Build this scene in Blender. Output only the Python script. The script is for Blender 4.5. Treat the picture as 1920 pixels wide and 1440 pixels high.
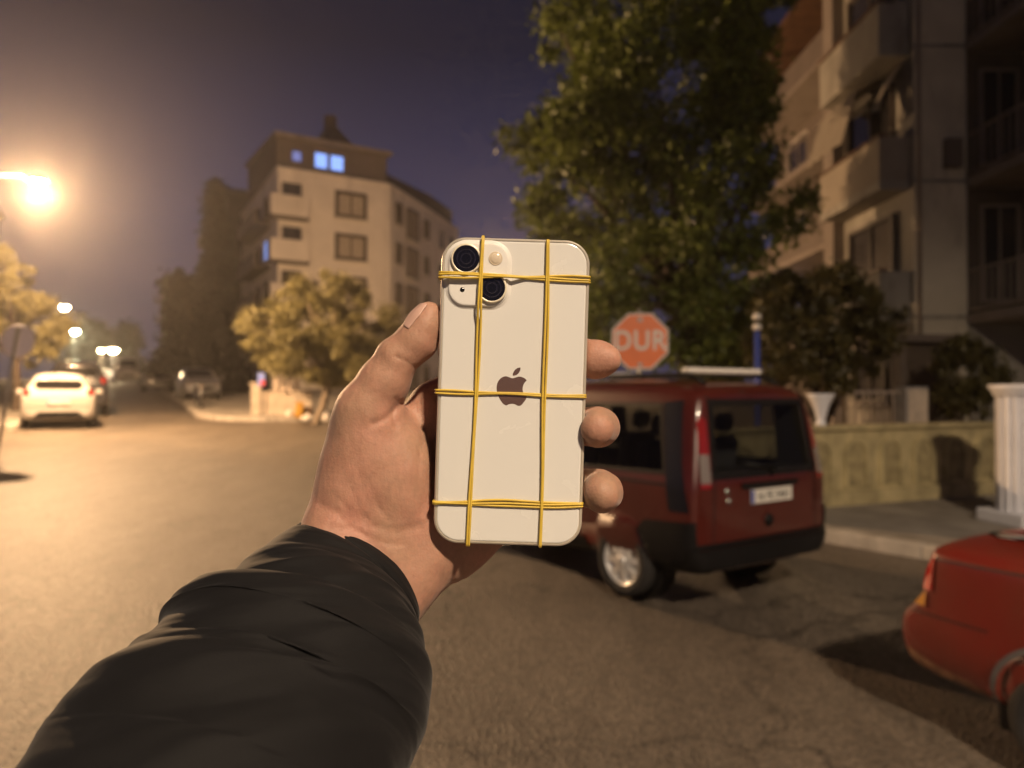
import bpy, bmesh, math, random
import numpy as np
from mathutils import Vector, Matrix, noise
from mathutils.bvhtree import BVHTree

# ------------------------------------------------------------------ camera, sky, exposure
for o in list(bpy.data.objects): bpy.data.objects.remove(o)
scene = bpy.context.scene
COL = scene.collection
R = math.radians
FPX = 1400.0                       # focal length in pixels of the 1920-wide photograph
CAMZ = 1.75
PITCH = math.atan(15 / FPX)
cam_d = bpy.data.cameras.new('camera')
cam = bpy.data.objects.new('camera', cam_d); COL.objects.link(cam)
cam.location = (0, 0, CAMZ); cam.rotation_euler = (R(90) + PITCH, 0, 0)
cam_d.sensor_width = 36; cam_d.lens = FPX / 1920 * 36
cam_d.clip_start = 0.02; cam_d.clip_end = 2000
cam_d.dof.use_dof = True; cam_d.dof.focus_distance = 0.354; cam_d.dof.aperture_fstop = 8.5
scene.camera = cam
CM = Matrix.Translation((0, 0, CAMZ)) @ Matrix.Rotation(R(90) + PITCH, 4, 'X')
scene.render.engine = 'CYCLES'
scene.cycles.use_denoising = True; scene.cycles.use_adaptive_sampling = True; scene.cycles.adaptive_threshold = .025; scene.cycles.adaptive_min_samples = 24
scene.cycles.max_bounces = 5; scene.cycles.diffuse_bounces = 3
scene.cycles.transparent_max_bounces = 16
scene.cycles.volume_bounces = 0
scene.cycles.sample_clamp_indirect = 6
scene.view_settings.view_transform = 'Standard'; scene.view_settings.look = 'None'
scene.view_settings.exposure = 0.0; scene.view_settings.gamma = 1.0

world = bpy.data.worlds.new('World'); scene.world = world; world.use_nodes = True
wn = world.node_tree; wn.nodes.clear()
w_out = wn.nodes.new('ShaderNodeOutputWorld'); w_bg = wn.nodes.new('ShaderNodeBackground')
w_tc = wn.nodes.new('ShaderNodeTexCoord'); w_sep = wn.nodes.new('ShaderNodeSeparateXYZ'); w_ramp = wn.nodes.new('ShaderNodeValToRGB')
wn.links.new(w_tc.outputs['Generated'], w_sep.inputs[0]); wn.links.new(w_sep.outputs['Z'], w_ramp.inputs[0])
wn.links.new(w_ramp.outputs[0], w_bg.inputs[0]); wn.links.new(w_bg.outputs[0], w_out.inputs[0])
cr = w_ramp.color_ramp
cr.elements[0].position = 0.0; cr.elements[0].color = (.075, .062, .105, 1)
cr.elements[1].position = 1.0; cr.elements[1].color = (.004, .004, .009, 1)
e = cr.elements.new(.22); e.color = (.040, .040, .092, 1)
e = cr.elements.new(.42); e.color = (.013, .0125, .026, 1)
w_bg.inputs[1].default_value = 1.0

SODIUM = (1.0, .60, .30)
WARM = (1.0, .76, .54)

# ------------------------------------------------------------------ helpers
def V(px, py, d):
    """pixel of the photograph at depth d metres -> world point"""
    return CM @ Vector(((px - 960) * d / FPX, (720 - py) * d / FPX, -d))
ST = Vector((-.477, .879, 0))      # the street going away to the left
def elev(x, y):
    s = x * ST.x + y * ST.y - 6
    sp = 2 * math.log1p(math.exp(min(s / 2, 60)))
    a = .05 * sp
    return 5 * (1 - math.exp(-a / 5))
def tag(o, label=None, cat=None, group=None, kind=None):
    if label: o['label'] = label
    if cat: o['category'] = cat
    if group: o['group'] = group
    if kind: o['kind'] = kind
    return o
def empty(name, loc=(0, 0, 0), rz=0, label=None, cat=None, group=None):
    o = bpy.data.objects.new(name, None); COL.objects.link(o)
    o.location = loc; o.rotation_euler = (0, 0, rz); o.empty_display_size = .2
    return tag(o, label, cat, group)
def link(name, me, m=None, parent=None, smooth=False):
    o = bpy.data.objects.new(name, me); COL.objects.link(o)
    if m is not None:
        for k in (m if isinstance(m, (list, tuple)) else [m]): me.materials.append(k)
    if parent is not None: o.parent = parent
    if smooth:
        me.polygons.foreach_set('use_smooth', [True] * len(me.polygons))
    return o
class MB:
    def __init__(s): s.v = []; s.f = []
    def quad(s, a, b, c, d):
        n = len(s.v); s.v += [tuple(a), tuple(b), tuple(c), tuple(d)]; s.f.append((n, n+1, n+2, n+3)); return s
    def box(s, x0, x1, y0, y1, z0, z1):
        n = len(s.v)
        s.v += [(x, y, z) for z in (z0, z1) for y in (y0, y1) for x in (x0, x1)]
        s.f += [tuple(n + i for i in q) for q in ((0,2,3,1),(4,5,7,6),(0,1,5,4),(2,6,7,3),(0,4,6,2),(1,3,7,5))]
        return s
    def bev(s, x0, x1, y0, y1, z0, z1, b):
        """box with chamfered edges"""
        bm = bmesh.new(); bmesh.ops.create_cube(bm, size=1)
        for v in bm.verts: v.co = Vector((x0+(v.co.x+.5)*(x1-x0), y0+(v.co.y+.5)*(y1-y0), z0+(v.co.z+.5)*(z1-z0)))
        bmesh.ops.bevel(bm, geom=bm.edges[:], offset=b, segments=1, affect='EDGES', profile=.5)
        return s.addbm(bm)
    def addbm(s, bm, mtx=None):
        n = len(s.v); bm.verts.index_update()
        for v in bm.verts: s.v.append(tuple(mtx @ v.co) if mtx else tuple(v.co))
        for f in bm.faces: s.f.append(tuple(n + v.index for v in f.verts))
        bm.free(); return s
    def prism(s, pts, z0, z1):
        n = len(s.v); k = len(pts)
        s.v += [(p[0], p[1], z0) for p in pts] + [(p[0], p[1], z1) for p in pts]
        s.f.append(tuple(n + i for i in reversed(range(k)))); s.f.append(tuple(n + k + i for i in range(k)))
        for i in range(k):
            j = (i + 1) % k; s.f.append((n+i, n+j, n+k+j, n+k+i))
        return s
    def tube(s, pts, rad, seg=8, cap=True):
        pts = [Vector(p) for p in pts]; n0 = len(s.v); k = len(pts)
        if not isinstance(rad, (list, tuple)): rad = [rad] * k
        up = None
        for i, p in enumerate(pts):
            t = (pts[min(i+1, k-1)] - pts[max(i-1, 0)])
            t = t.normalized() if t.length > 1e-9 else Vector((0, 0, 1))
            if up is None:
                up = Vector((0, 0, 1)) if abs(t.z) < .9 else Vector((1, 0, 0))
            a = t.cross(up).normalized(); b = a.cross(t).normalized(); up = b
            for j in range(seg):
                an = 2 * math.pi * j / seg
                s.v.append(tuple(p + (a * math.cos(an) + b * math.sin(an)) * rad[i]))
        for i in range(k - 1):
            for j in range(seg):
                j2 = (j + 1) % seg
                s.f.append((n0+i*seg+j, n0+i*seg+j2, n0+(i+1)*seg+j2, n0+(i+1)*seg+j))
        if cap:
            s.f.append(tuple(n0 + j for j in reversed(range(seg)))); s.f.append(tuple(n0 + (k-1)*seg + j for j in range(seg)))
        return s
    def lathe(s, prof, seg=24, mtx=None):
        """profile (r, z) round z"""
        n0 = len(s.v); k = len(prof)
        for r, z in prof:
            for j in range(seg):
                a = 2 * math.pi * j / seg; p = Vector((r * math.cos(a), r * math.sin(a), z))
                s.v.append(tuple(mtx @ p) if mtx else tuple(p))
        for i in range(k - 1):
            for j in range(seg):
                j2 = (j + 1) % seg
                s.f.append((n0+i*seg+j, n0+i*seg+j2, n0+(i+1)*seg+j2, n0+(i+1)*seg+j))
        return s
    def xf(s, m):
        s.v = [tuple(m @ Vector(p)) for p in s.v]; return s
    def mesh(s, name):
        me = bpy.data.meshes.new(name); me.from_pydata(s.v, [], s.f); me.update(); return me
    def build(s, name, m, parent=None, smooth=False):
        return link(name, s.mesh(name), m, parent, smooth)

# ------------------------------------------------------------------ materials
MATS = {}
def nodes(m):
    m.use_nodes = True; nt = m.node_tree; return nt, nt.nodes['Principled BSDF']
def mat(name, c, rough=.6, metal=0.0, var=0.0, vscale=3.0, bump=0.0, bscale=40.0, spec=.5, coat=0.0, trans=0.0, dirt=None, dscale=1.2):
    """principled with a noisy colour, a fine bump and optional stains"""
    if name in MATS: return MATS[name]
    m = bpy.data.materials.new(name); nt, b = nodes(m); N = nt.nodes; L = nt.links
    b.inputs['Base Color'].default_value = (*c, 1); b.inputs['Roughness'].default_value = rough
    b.inputs['Metallic'].default_value = metal; b.inputs['Specular IOR Level'].default_value = spec
    b.inputs['Coat Weight'].default_value = coat; b.inputs['Coat Roughness'].default_value = .04
    b.inputs['Transmission Weight'].default_value = trans
    tc = N.new('ShaderNodeTexCoord')
    col = None
    if var > 0:
        nz = N.new('ShaderNodeTexNoise'); nz.inputs['Scale'].default_value = vscale; nz.inputs['Detail'].default_value = 6
        L.new(tc.outputs['Object'], nz.inputs['Vector'])
        rp = N.new('ShaderNodeValToRGB'); L.new(nz.outputs['Fac'], rp.inputs[0])
        rp.color_ramp.elements[0].position = .3; rp.color_ramp.elements[1].position = .7
        rp.color_ramp.elements[0].color = (*[x * (1 - var) for x in c], 1); rp.color_ramp.elements[1].color = (*[min(1, x * (1 + var)) for x in c], 1)
        col = rp.outputs[0]; L.new(col, b.inputs['Base Color'])
    if dirt:
        nz = N.new('ShaderNodeTexNoise'); nz.inputs['Scale'].default_value = dscale; nz.inputs['Detail'].default_value = 9; nz.inputs['Roughness'].default_value = .7
        mp = N.new('ShaderNodeMapping'); mp.inputs['Scale'].default_value = (1, 1, .35); L.new(tc.outputs['Object'], mp.inputs[0]); L.new(mp.outputs[0], nz.inputs['Vector'])
        rp = N.new('ShaderNodeValToRGB'); rp.color_ramp.elements[0].position = .5; rp.color_ramp.elements[1].position = .75; L.new(nz.outputs['Fac'], rp.inputs[0])
        mx = N.new('ShaderNodeMix'); mx.data_type = 'RGBA'; L.new(rp.outputs[0], mx.inputs['Factor'])
        if col: L.new(col, mx.inputs['A'])
        else: mx.inputs['A'].default_value = (*c, 1)
        mx.inputs['B'].default_value = (*dirt, 1); L.new(mx.outputs['Result'], b.inputs['Base Color'])
    if bump > 0:
        nz = N.new('ShaderNodeTexNoise'); nz.inputs['Scale'].default_value = bscale; nz.inputs['Detail'].default_value = 5
        L.new(tc.outputs['Object'], nz.inputs['Vector'])
        bp = N.new('ShaderNodeBump'); bp.inputs['Strength'].default_value = bump; bp.inputs['Distance'].default_value = .02
        L.new(nz.outputs['Fac'], bp.inputs['Height']); L.new(bp.outputs[0], b.inputs['Normal'])
    MATS[name] = m; return m
def emis(name, c, s, base=(.02, .02, .02)):
    if name in MATS: return MATS[name]
    m = bpy.data.materials.new(name); nt, b = nodes(m)
    b.inputs['Base Color'].default_value = (*base, 1); b.inputs['Emission Color'].default_value = (*c, 1); b.inputs['Emission Strength'].default_value = s
    MATS[name] = m; return m
def asphalt():
    m = bpy.data.materials.new('asphalt'); nt, b = nodes(m); N = nt.nodes; L = nt.links
    tc = N.new('ShaderNodeTexCoord')
    n1 = N.new('ShaderNodeTexNoise'); n1.inputs['Scale'].default_value = .35; n1.inputs['Detail'].default_value = 8; n1.inputs['Roughness'].default_value = .65
    n2 = N.new('ShaderNodeTexNoise'); n2.inputs['Scale'].default_value = 55; n2.inputs['Detail'].default_value = 4
    vo = N.new('ShaderNodeTexVoronoi'); vo.inputs['Scale'].default_value = 50
    for n in (n1, n2, vo): L.new(tc.outputs['Object'], n.inputs['Vector'])
    r1 = N.new('ShaderNodeValToRGB'); r1.color_ramp.elements[0].position = .32; r1.color_ramp.elements[1].position = .7
    r1.color_ramp.elements[0].color = (.110, .092, .074, 1); r1.color_ramp.elements[1].color = (.190, .160, .128, 1)
    L.new(n1.outputs['Fac'], r1.inputs[0])
    n3 = N.new('ShaderNodeTexNoise'); n3.inputs['Scale'].default_value = 1.1; n3.inputs['Detail'].default_value = 10; n3.inputs['Roughness'].default_value = .7; n3.inputs['Distortion'].default_value = .6
    mp = N.new('ShaderNodeMapping'); mp.inputs['Rotation'].default_value = (0, 0, R(-34)); mp.inputs['Scale'].default_value = (1.8, .45, 1); L.new(tc.outputs['Object'], mp.inputs[0]); L.new(mp.outputs[0], n3.inputs['Vector'])
    r3 = N.new('ShaderNodeValToRGB'); r3.color_ramp.elements[0].position = .36; r3.color_ramp.elements[1].position = .66; r3.color_ramp.elements[0].color = (.62, .60, .58, 1); r3.color_ramp.elements[1].color = (1.15, 1.12, 1.08, 1); L.new(n3.outputs['Fac'], r3.inputs[0])
    m3 = N.new('ShaderNodeMix'); m3.data_type = 'RGBA'; m3.blend_type = 'MULTIPLY'; m3.inputs['Factor'].default_value = .8; L.new(r1.outputs[0], m3.inputs['A']); L.new(r3.outputs[0], m3.inputs['B'])
    mx = N.new('ShaderNodeMix'); mx.data_type = 'RGBA'; mx.blend_type = 'OVERLAY'; mx.inputs['Factor'].default_value = .8
    vs_ = N.new('ShaderNodeTexVoronoi'); vs_.inputs['Scale'].default_value = 50; L.new(tc.outputs['Object'], vs_.inputs['Vector'])
    sp_c = N.new('ShaderNodeSeparateColor'); L.new(vs_.outputs['Color'], sp_c.inputs[0])
    rs4 = N.new('ShaderNodeMapRange'); rs4.inputs['To Min'].default_value = .55; rs4.inputs['To Max'].default_value = 1.55; L.new(sp_c.outputs[0], rs4.inputs['Value'])
    m4 = N.new('ShaderNodeVectorMath'); m4.operation = 'SCALE'; L.new(m3.outputs['Result'], m4.inputs[0]); L.new(rs4.outputs[0], m4.inputs['Scale'])
    vc = N.new('ShaderNodeTexVoronoi'); vc.feature = 'DISTANCE_TO_EDGE'; vc.inputs['Scale'].default_value = .42
    dn = N.new('ShaderNodeTexNoise'); dn.inputs['Scale'].default_value = 2.5; dn.inputs['Detail'].default_value = 7; L.new(tc.outputs['Object'], dn.inputs['Vector'])
    dm = N.new('ShaderNodeVectorMath'); dm.operation = 'MULTIPLY_ADD'; dm.inputs[1].default_value = (.9, .9, 0); L.new(dn.outputs['Color'], dm.inputs[0]); L.new(tc.outputs['Object'], dm.inputs[2]); L.new(dm.outputs[0], vc.inputs['Vector'])
    cm = N.new('ShaderNodeMapRange'); cm.inputs['From Max'].default_value = .011; cm.inputs['To Min'].default_value = .35; L.new(vc.outputs['Distance'], cm.inputs['Value'])
    m5 = N.new('ShaderNodeVectorMath'); m5.operation = 'SCALE'; L.new(m4.outputs[0], m5.inputs[0]); L.new(cm.outputs[0], m5.inputs['Scale'])
    L.new(m5.outputs[0], mx.inputs['A']); L.new(n2.outputs['Fac'], mx.inputs['B']); L.new(mx.outputs['Result'], b.inputs['Base Color'])
    r2 = N.new('ShaderNodeMapRange'); r2.inputs['To Min'].default_value = .34; r2.inputs['To Max'].default_value = .58
    L.new(n1.outputs['Fac'], r2.inputs['Value']); L.new(r2.outputs[0], b.inputs['Roughness'])
    b.inputs['Specular IOR Level'].default_value = .6
    ad = N.new('ShaderNodeMath'); ad.operation = 'ADD'; L.new(n2.outputs['Fac'], ad.inputs[0]); L.new(vo.outputs['Distance'], ad.inputs[1])
    bp = N.new('ShaderNodeBump'); bp.inputs['Strength'].default_value = 1.0; bp.inputs['Distance'].default_value = .016
    L.new(ad.outputs[0], bp.inputs['Height']); L.new(bp.outputs[0], b.inputs['Normal'])
    return m
def leafmat(name, c, rough=.5, var=.45):
    m = bpy.data.materials.new(name); nt, b = nodes(m); N = nt.nodes; L = nt.links
    tc = N.new('ShaderNodeTexCoord'); nz = N.new('ShaderNodeTexNoise'); nz.inputs['Scale'].default_value = 4.0; nz.inputs['Detail'].default_value = 8
    L.new(tc.outputs['Object'], nz.inputs['Vector'])
    rp = N.new('ShaderNodeValToRGB'); L.new(nz.outputs['Fac'], rp.inputs[0]); rp.color_ramp.elements[0].position = .35; rp.color_ramp.elements[1].position = .65
    rp.color_ramp.elements[0].color = (*[x*(1-var) for x in c], 1); rp.color_ramp.elements[1].color = (*[x*(1+var) for x in c], 1)
    L.new(rp.outputs[0], b.inputs['Base Color']); b.inputs['Roughness'].default_value = rough
    tr = N.new('ShaderNodeBsdfTranslucent'); L.new(rp.outputs[0], tr.inputs[0])
    ms = N.new('ShaderNodeMixShader'); ms.inputs[0].default_value = .3
    L.new(b.outputs[0], ms.inputs[1]); L.new(tr.outputs[0], ms.inputs[2]); L.new(ms.outputs[0], nt.nodes['Material Output'].inputs[0])
    return m
def glassmat(name, tint, refl=.12):
    """thin pane: tinted see-through with a mirror reflection that grows at grazing angles"""
    m = bpy.data.materials.new(name); m.use_nodes = True; nt = m.node_tree; N = nt.nodes; L = nt.links; N.clear()
    o = N.new('ShaderNodeOutputMaterial'); t = N.new('ShaderNodeBsdfTransparent'); t.inputs[0].default_value = (*tint, 1)
    g = N.new('ShaderNodeBsdfGlossy'); g.inputs['Roughness'].default_value = .03
    lw = N.new('ShaderNodeLayerWeight'); lw.inputs[0].default_value = refl
    ms = N.new('ShaderNodeMixShader'); L.new(lw.outputs['Fresnel'], ms.inputs[0]); L.new(t.outputs[0], ms.inputs[1]); L.new(g.outputs[0], ms.inputs[2]); L.new(ms.outputs[0], o.inputs[0])
    return m
def skinmat():
    m = bpy.data.materials.new('skin'); nt, b = nodes(m); N = nt.nodes; L = nt.links
    tc = N.new('ShaderNodeTexCoord')
    n1 = N.new('ShaderNodeTexNoise'); n1.inputs['Scale'].default_value = 38; n1.inputs['Detail'].default_value = 4
    L.new(tc.outputs['Object'], n1.inputs['Vector'])
    rp = N.new('ShaderNodeValToRGB'); L.new(n1.outputs['Fac'], rp.inputs[0])
    rp.color_ramp.elements[0].position = .3; rp.color_ramp.elements[1].position = .72
    rp.color_ramp.elements[0].color = (.37, .222, .148, 1); rp.color_ramp.elements[1].color = (.43, .212, .155, 1)
    n4 = N.new('ShaderNodeTexNoise'); n4.inputs['Scale'].default_value = 420; n4.inputs['Detail'].default_value = 3; L.new(tc.outputs['Object'], n4.inputs['Vector'])
    mx = N.new('ShaderNodeMix'); mx.data_type = 'RGBA'; mx.blend_type = 'OVERLAY'; mx.inputs['Factor'].default_value = .18
    L.new(rp.outputs[0], mx.inputs['A']); L.new(n4.outputs['Fac'], mx.inputs['B'])
    L.new(mx.outputs['Result'], b.inputs['Base Color'])
    b.inputs['Subsurface Weight'].default_value = .2; b.inputs['Subsurface Radius'].default_value = (1.0, .35, .2); b.inputs['Subsurface Scale'].default_value = .004
    b.inputs['Roughness'].default_value = .58; b.inputs['Specular IOR Level'].default_value = .4
    b.inputs['Sheen Weight'].default_value = .12; b.inputs['Sheen Roughness'].default_value = .4
    vo = N.new('ShaderNodeTexVoronoi'); vo.inputs['Scale'].default_value = 900; L.new(tc.outputs['Object'], vo.inputs['Vector'])
    n2 = N.new('ShaderNodeTexNoise'); n2.inputs['Scale'].default_value = 160; n2.inputs['Detail'].default_value = 6
    mp = N.new('ShaderNodeMapping'); mp.inputs['Rotation'].default_value = (0, R(40), 0); mp.inputs['Scale'].default_value = (1, 1, .35); L.new(tc.outputs['Object'], mp.inputs[0]); L.new(mp.outputs[0], n2.inputs['Vector'])
    ad = N.new('ShaderNodeMath'); ad.operation = 'MULTIPLY_ADD'; ad.inputs[1].default_value = .12; L.new(vo.outputs['Distance'], ad.inputs[0]); L.new(n2.outputs['Fac'], ad.inputs[2])
    bp = N.new('ShaderNodeBump'); bp.inputs['Strength'].default_value = .55; bp.inputs['Distance'].default_value = .0014
    L.new(ad.outputs[0], bp.inputs['Height']); L.new(bp.outputs[0], b.inputs['Normal'])
    return m

M = {
 'asphalt': asphalt(),
 'pave': mat('pavement_concrete', (.30, .27, .23), .8, var=.25, vscale=2, bump=.3, bscale=60, dirt=(.16, .14, .11)),
 'kerb': mat('kerb_concrete', (.42, .38, .33), .8, var=.2, vscale=4, bump=.3, bscale=50, dirt=(.22, .19, .15), dscale=3),
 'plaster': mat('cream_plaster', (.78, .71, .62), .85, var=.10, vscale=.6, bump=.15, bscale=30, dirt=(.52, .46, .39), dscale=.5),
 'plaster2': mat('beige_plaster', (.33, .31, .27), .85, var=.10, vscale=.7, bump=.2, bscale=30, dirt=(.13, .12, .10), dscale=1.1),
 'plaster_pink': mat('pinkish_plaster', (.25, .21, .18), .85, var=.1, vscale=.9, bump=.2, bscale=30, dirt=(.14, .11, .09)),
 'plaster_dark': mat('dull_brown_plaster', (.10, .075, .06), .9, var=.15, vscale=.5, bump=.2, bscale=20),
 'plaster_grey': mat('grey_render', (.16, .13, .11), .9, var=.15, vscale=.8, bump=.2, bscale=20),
 'trimdark': mat('brown_trim', (.10, .075, .055), .7, var=.2),
 'roofdark': mat('dark_roof', (.05, .04, .035), .8, var=.3),
 'frame': mat('window_frame_brown', (.085, .065, .05), .6),
 'framew': mat('window_frame_white', (.55, .50, .45), .5),
 'pane': mat('window_pane', (.03, .028, .03), .08, spec=.7),
 'curtain': mat('net_curtain', (.42, .36, .29), .9, var=.25, vscale=9),
 'awning': mat('awning_cloth', (.32, .28, .23), .9, var=.1, vscale=2),
 'rail': mat('rail_metal', (.30, .25, .21), .5, .3),
 'wood': mat('brown_wood', (.12, .06, .03), .6, var=.3),
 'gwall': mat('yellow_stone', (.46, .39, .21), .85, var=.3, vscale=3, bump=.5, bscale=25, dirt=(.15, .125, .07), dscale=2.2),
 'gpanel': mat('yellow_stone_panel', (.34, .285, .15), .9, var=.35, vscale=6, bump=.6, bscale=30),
 'white': mat('cool_lit_white', (.78, .79, .84), .4, var=.04, vscale=5, bump=.05),  # blue tint stands in for cool lamplight on the pillar and urn
 'redpaint': mat('dark_red_paint', (.078, .011, .007), .34, .0, coat=.55, spec=.5, var=.12, vscale=2.5, bump=.01, bscale=3),
 'redpaint2': mat('red_paint', (.19, .014, .008), .3, .0, coat=.5, spec=.5, var=.1, vscale=3, dirt=(.15, .035, .02), dscale=.8),
 'whitepaint': mat('white_car_paint', (.50, .475, .44), .3, coat=.6),
 'darkpaint': mat('dark_car_paint', (.03, .03, .035), .25, coat=.8),
 'greypaint': mat('grey_car_paint', (.16, .16, .17), .3, .3, coat=.6),
 'silverpaint': mat('silver_car_paint', (.40, .39, .37), .3, .4, coat=.5),
 'blackpl': mat('black_plastic', (.009, .0085, .009), .5, var=.2, bump=.1, bscale=200, spec=.2),
 'darkblue': mat('dark_blue_trim', (.007, .008, .014), .3),
 'rubber': mat('tyre_rubber', (.022, .020, .019), .8, bump=.2, bscale=80, var=.2),
 'alloy': mat('silver_hubcap', (.74, .73, .70), .32, .35),
 'chrome': mat('chrome', (.7, .68, .65), .15, 1.0),
 'carglass': glassmat('tinted_car_glass', (.40, .41, .40), .2),
 'darkglass': mat('dark_car_glass', (.008, .008, .009), .05, spec=.8),
 'cabin': mat('cabin_lining', (.05, .047, .045), .9),
 'seat': mat('grey_seat_cloth', (.10, .10, .105), .95, var=.2, vscale=30),
 'taillight': mat('red_lens', (.26, .014, .009), .12, coat=1.0, spec=.7),
 'amber': mat('amber_lens', (.62, .28, .03), .15, coat=1.0, spec=.7),
 'clearlens': mat('clear_lens', (.22, .19, .17), .15, coat=1.0),
 'platew': mat('plate_white', (.75, .73, .66), .45),
 'plateb': mat('plate_blue', (.02, .05, .35), .4),
 'ink': mat('black_ink', (.012, .012, .012), .6),
 'signred': mat('sign_red', (.95, .20, .035), .42, var=.08, vscale=6),
 'signwhite': mat('sign_white', (.86, .82, .74), .42),
 'galv': mat('galvanised_steel', (.34, .33, .32), .5, .5, var=.2, vscale=8),
 'signback': mat('sign_back_grey', (.62, .58, .72), .6, .0, var=.1),
 'pole': mat('lamp_pole', (.06, .055, .05), .7, .0),
 'bark': mat('bark', (.085, .062, .045), .9, var=.4, vscale=12, bump=.9, bscale=18),
 'barkpale': mat('pale_bark', (.24, .19, .14), .9, var=.3, vscale=12, bump=.8, bscale=18),
 'leafbig': leafmat('broad_leaf', (.15, .185, .035)),
 'leafolive': leafmat('olive_leaf', (.23, .205, .085), .55),
 'leafdark': leafmat('dark_leaf', (.045, .050, .014)),
 'leafhedge': leafmat('hedge_leaf', (.085, .072, .022)),
 'leafcyp': leafmat('cypress_leaf', (.010, .009, .006)),
 'skin': skinmat(),
 'nail': mat('nail', (.56, .36, .29), .28, coat=.3, var=.05, vscale=90),
 'jacket': None,
 'phoneglass': mat('phone_back_glass', (.68, .685, .655), .12, coat=.6, spec=.5),
 'phoneframe': mat('phone_frame', (.72, .67, .56), .28, .55),
 'phoneplate': mat('camera_plate', (.72, .715, .68), .30, coat=.3),
 'phonescreen': mat('phone_screen', (.01, .01, .012), .08),
 'lensblack': mat('lens_black', (.006, .006, .007), .06, coat=1.0),
 'lensring': mat('lens_ring', (.80, .74, .58), .35, .2),
 'flash': mat('flash_lens', (.62, .54, .42), .15, coat=1.0),
 'logo': mat('polished_logo', (.42, .27, .22), .22, .8),
 'rubberband': mat('ochre_rubber', (.60, .43, .06), .42, var=.12, vscale=120, spec=.5),
 'hair': mat('fine_hair', (.30, .20, .13), .5),
 'bulb': emis('lamp_bulb', (1, .66, .30), 260),
 'bulbw': emis('lamp_bulb_pale', (1, .80, .45), 150),
 'bulbg': emis('lamp_bulb_greenish', (.95, 1, .62), 190),
 'winblue': emis('lit_window_blue', (.25, .42, 1.0), 1.5),
 'winblue2': emis('lit_window_faint_blue', (.32, .38, .9), .55),
 'winpink': emis('lit_pink_sign', (1.0, .30, .28), .55),
 'yellowbox': mat('yellow_plastic', (.60, .33, .05), .5),
 'brownbox': mat('brown_card', (.26, .14, .06), .8),
 'bag': mat('white_bag', (.70, .66, .60), .45, bump=.6, bscale=30),
 'stone': mat('pale_stone', (.50, .43, .35), .85, var=.2, vscale=4, bump=.3),
 'clothes': mat('pale_cloth', (.55, .46, .38), .9),
 'posterblue': mat('poster_blue', (.20, .28, .75), .5), 'posterred': mat('poster_red', (.6, .06, .05), .5),
 'bluepost': emis('blue_post_painted_glow', (.12, .20, .8), .10),  # faint emission put in for cool light falling on the post
}
def smudge(m):
    nt = m.node_tree; b = nt.nodes['Principled BSDF']; N = nt.nodes; L = nt.links
    tc = N.new('ShaderNodeTexCoord'); nz = N.new('ShaderNodeTexNoise'); nz.inputs['Scale'].default_value = 55; nz.inputs['Detail'].default_value = 6; nz.inputs['Distortion'].default_value = 1.2
    L.new(tc.outputs['Object'], nz.inputs['Vector']); mr = N.new('ShaderNodeMapRange'); mr.inputs['From Min'].default_value = .35; mr.inputs['From Max'].default_value = .7; mr.inputs['To Min'].default_value = .06; mr.inputs['To Max'].default_value = .32
    L.new(nz.outputs['Fac'], mr.inputs['Value']); L.new(mr.outputs[0], b.inputs['Roughness']); L.new(mr.outputs[0], b.inputs['Coat Roughness'])
smudge(M['phoneglass'])
def jacketmat():
    m = mat('dark_jacket', (.0042, .0039, .0045), .75, var=.15, vscale=60, spec=.22)
    nt = m.node_tree; b = nt.nodes['Principled BSDF']; N = nt.nodes; L = nt.links
    b.inputs['Sheen Weight'].default_value = .06; b.inputs['Sheen Roughness'].default_value = .5
    tc = N.new('ShaderNodeTexCoord'); n1 = N.new('ShaderNodeTexNoise'); n1.inputs['Scale'].default_value = 22; n1.inputs['Detail'].default_value = 4
    w = N.new('ShaderNodeTexNoise'); w.inputs['Scale'].default_value = 1400; L.new(tc.outputs['Object'], w.inputs['Vector'])
    L.new(tc.outputs['Object'], n1.inputs['Vector'])
    b1 = N.new('ShaderNodeBump'); b1.inputs['Strength'].default_value = .2; b1.inputs['Distance'].default_value = .006; L.new(n1.outputs['Fac'], b1.inputs['Height'])
    b2 = N.new('ShaderNodeBump'); b2.inputs['Strength'].default_value = .25; b2.inputs['Distance'].default_value = .0004; L.new(w.outputs['Fac'], b2.inputs['Height']); L.new(b1.outputs[0], b2.inputs['Normal'])
    L.new(b2.outputs[0], b.inputs['Normal'])
    return m
M['jacket'] = jacketmat()

# ------------------------------------------------------------------ ground
def axis(lo, hi, c, fine, g):
    a = [c]; s = fine
    while a[-1] < hi: a.append(a[-1] + s); s *= g
    b = [c]; s = fine
    while b[-1] > lo: b.append(b[-1] - s); s *= g
    return sorted(set(b[1:] + a))
xs = axis(-230, 230, 0, .5, 1.07); ys = axis(-60, 290, 6, .5, 1.07)
g = MB(); g.v = [(x, y, elev(x, y)) for y in ys for x in xs]
nx = len(xs)
g.f = [(j*nx+i, j*nx+i+1, (j+1)*nx+i+1, (j+1)*nx+i) for j in range(len(ys)-1) for i in range(nx-1)]
tag(g.build('road', M['asphalt'], None, True), 'worn asphalt road and junction', kind='structure')

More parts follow.
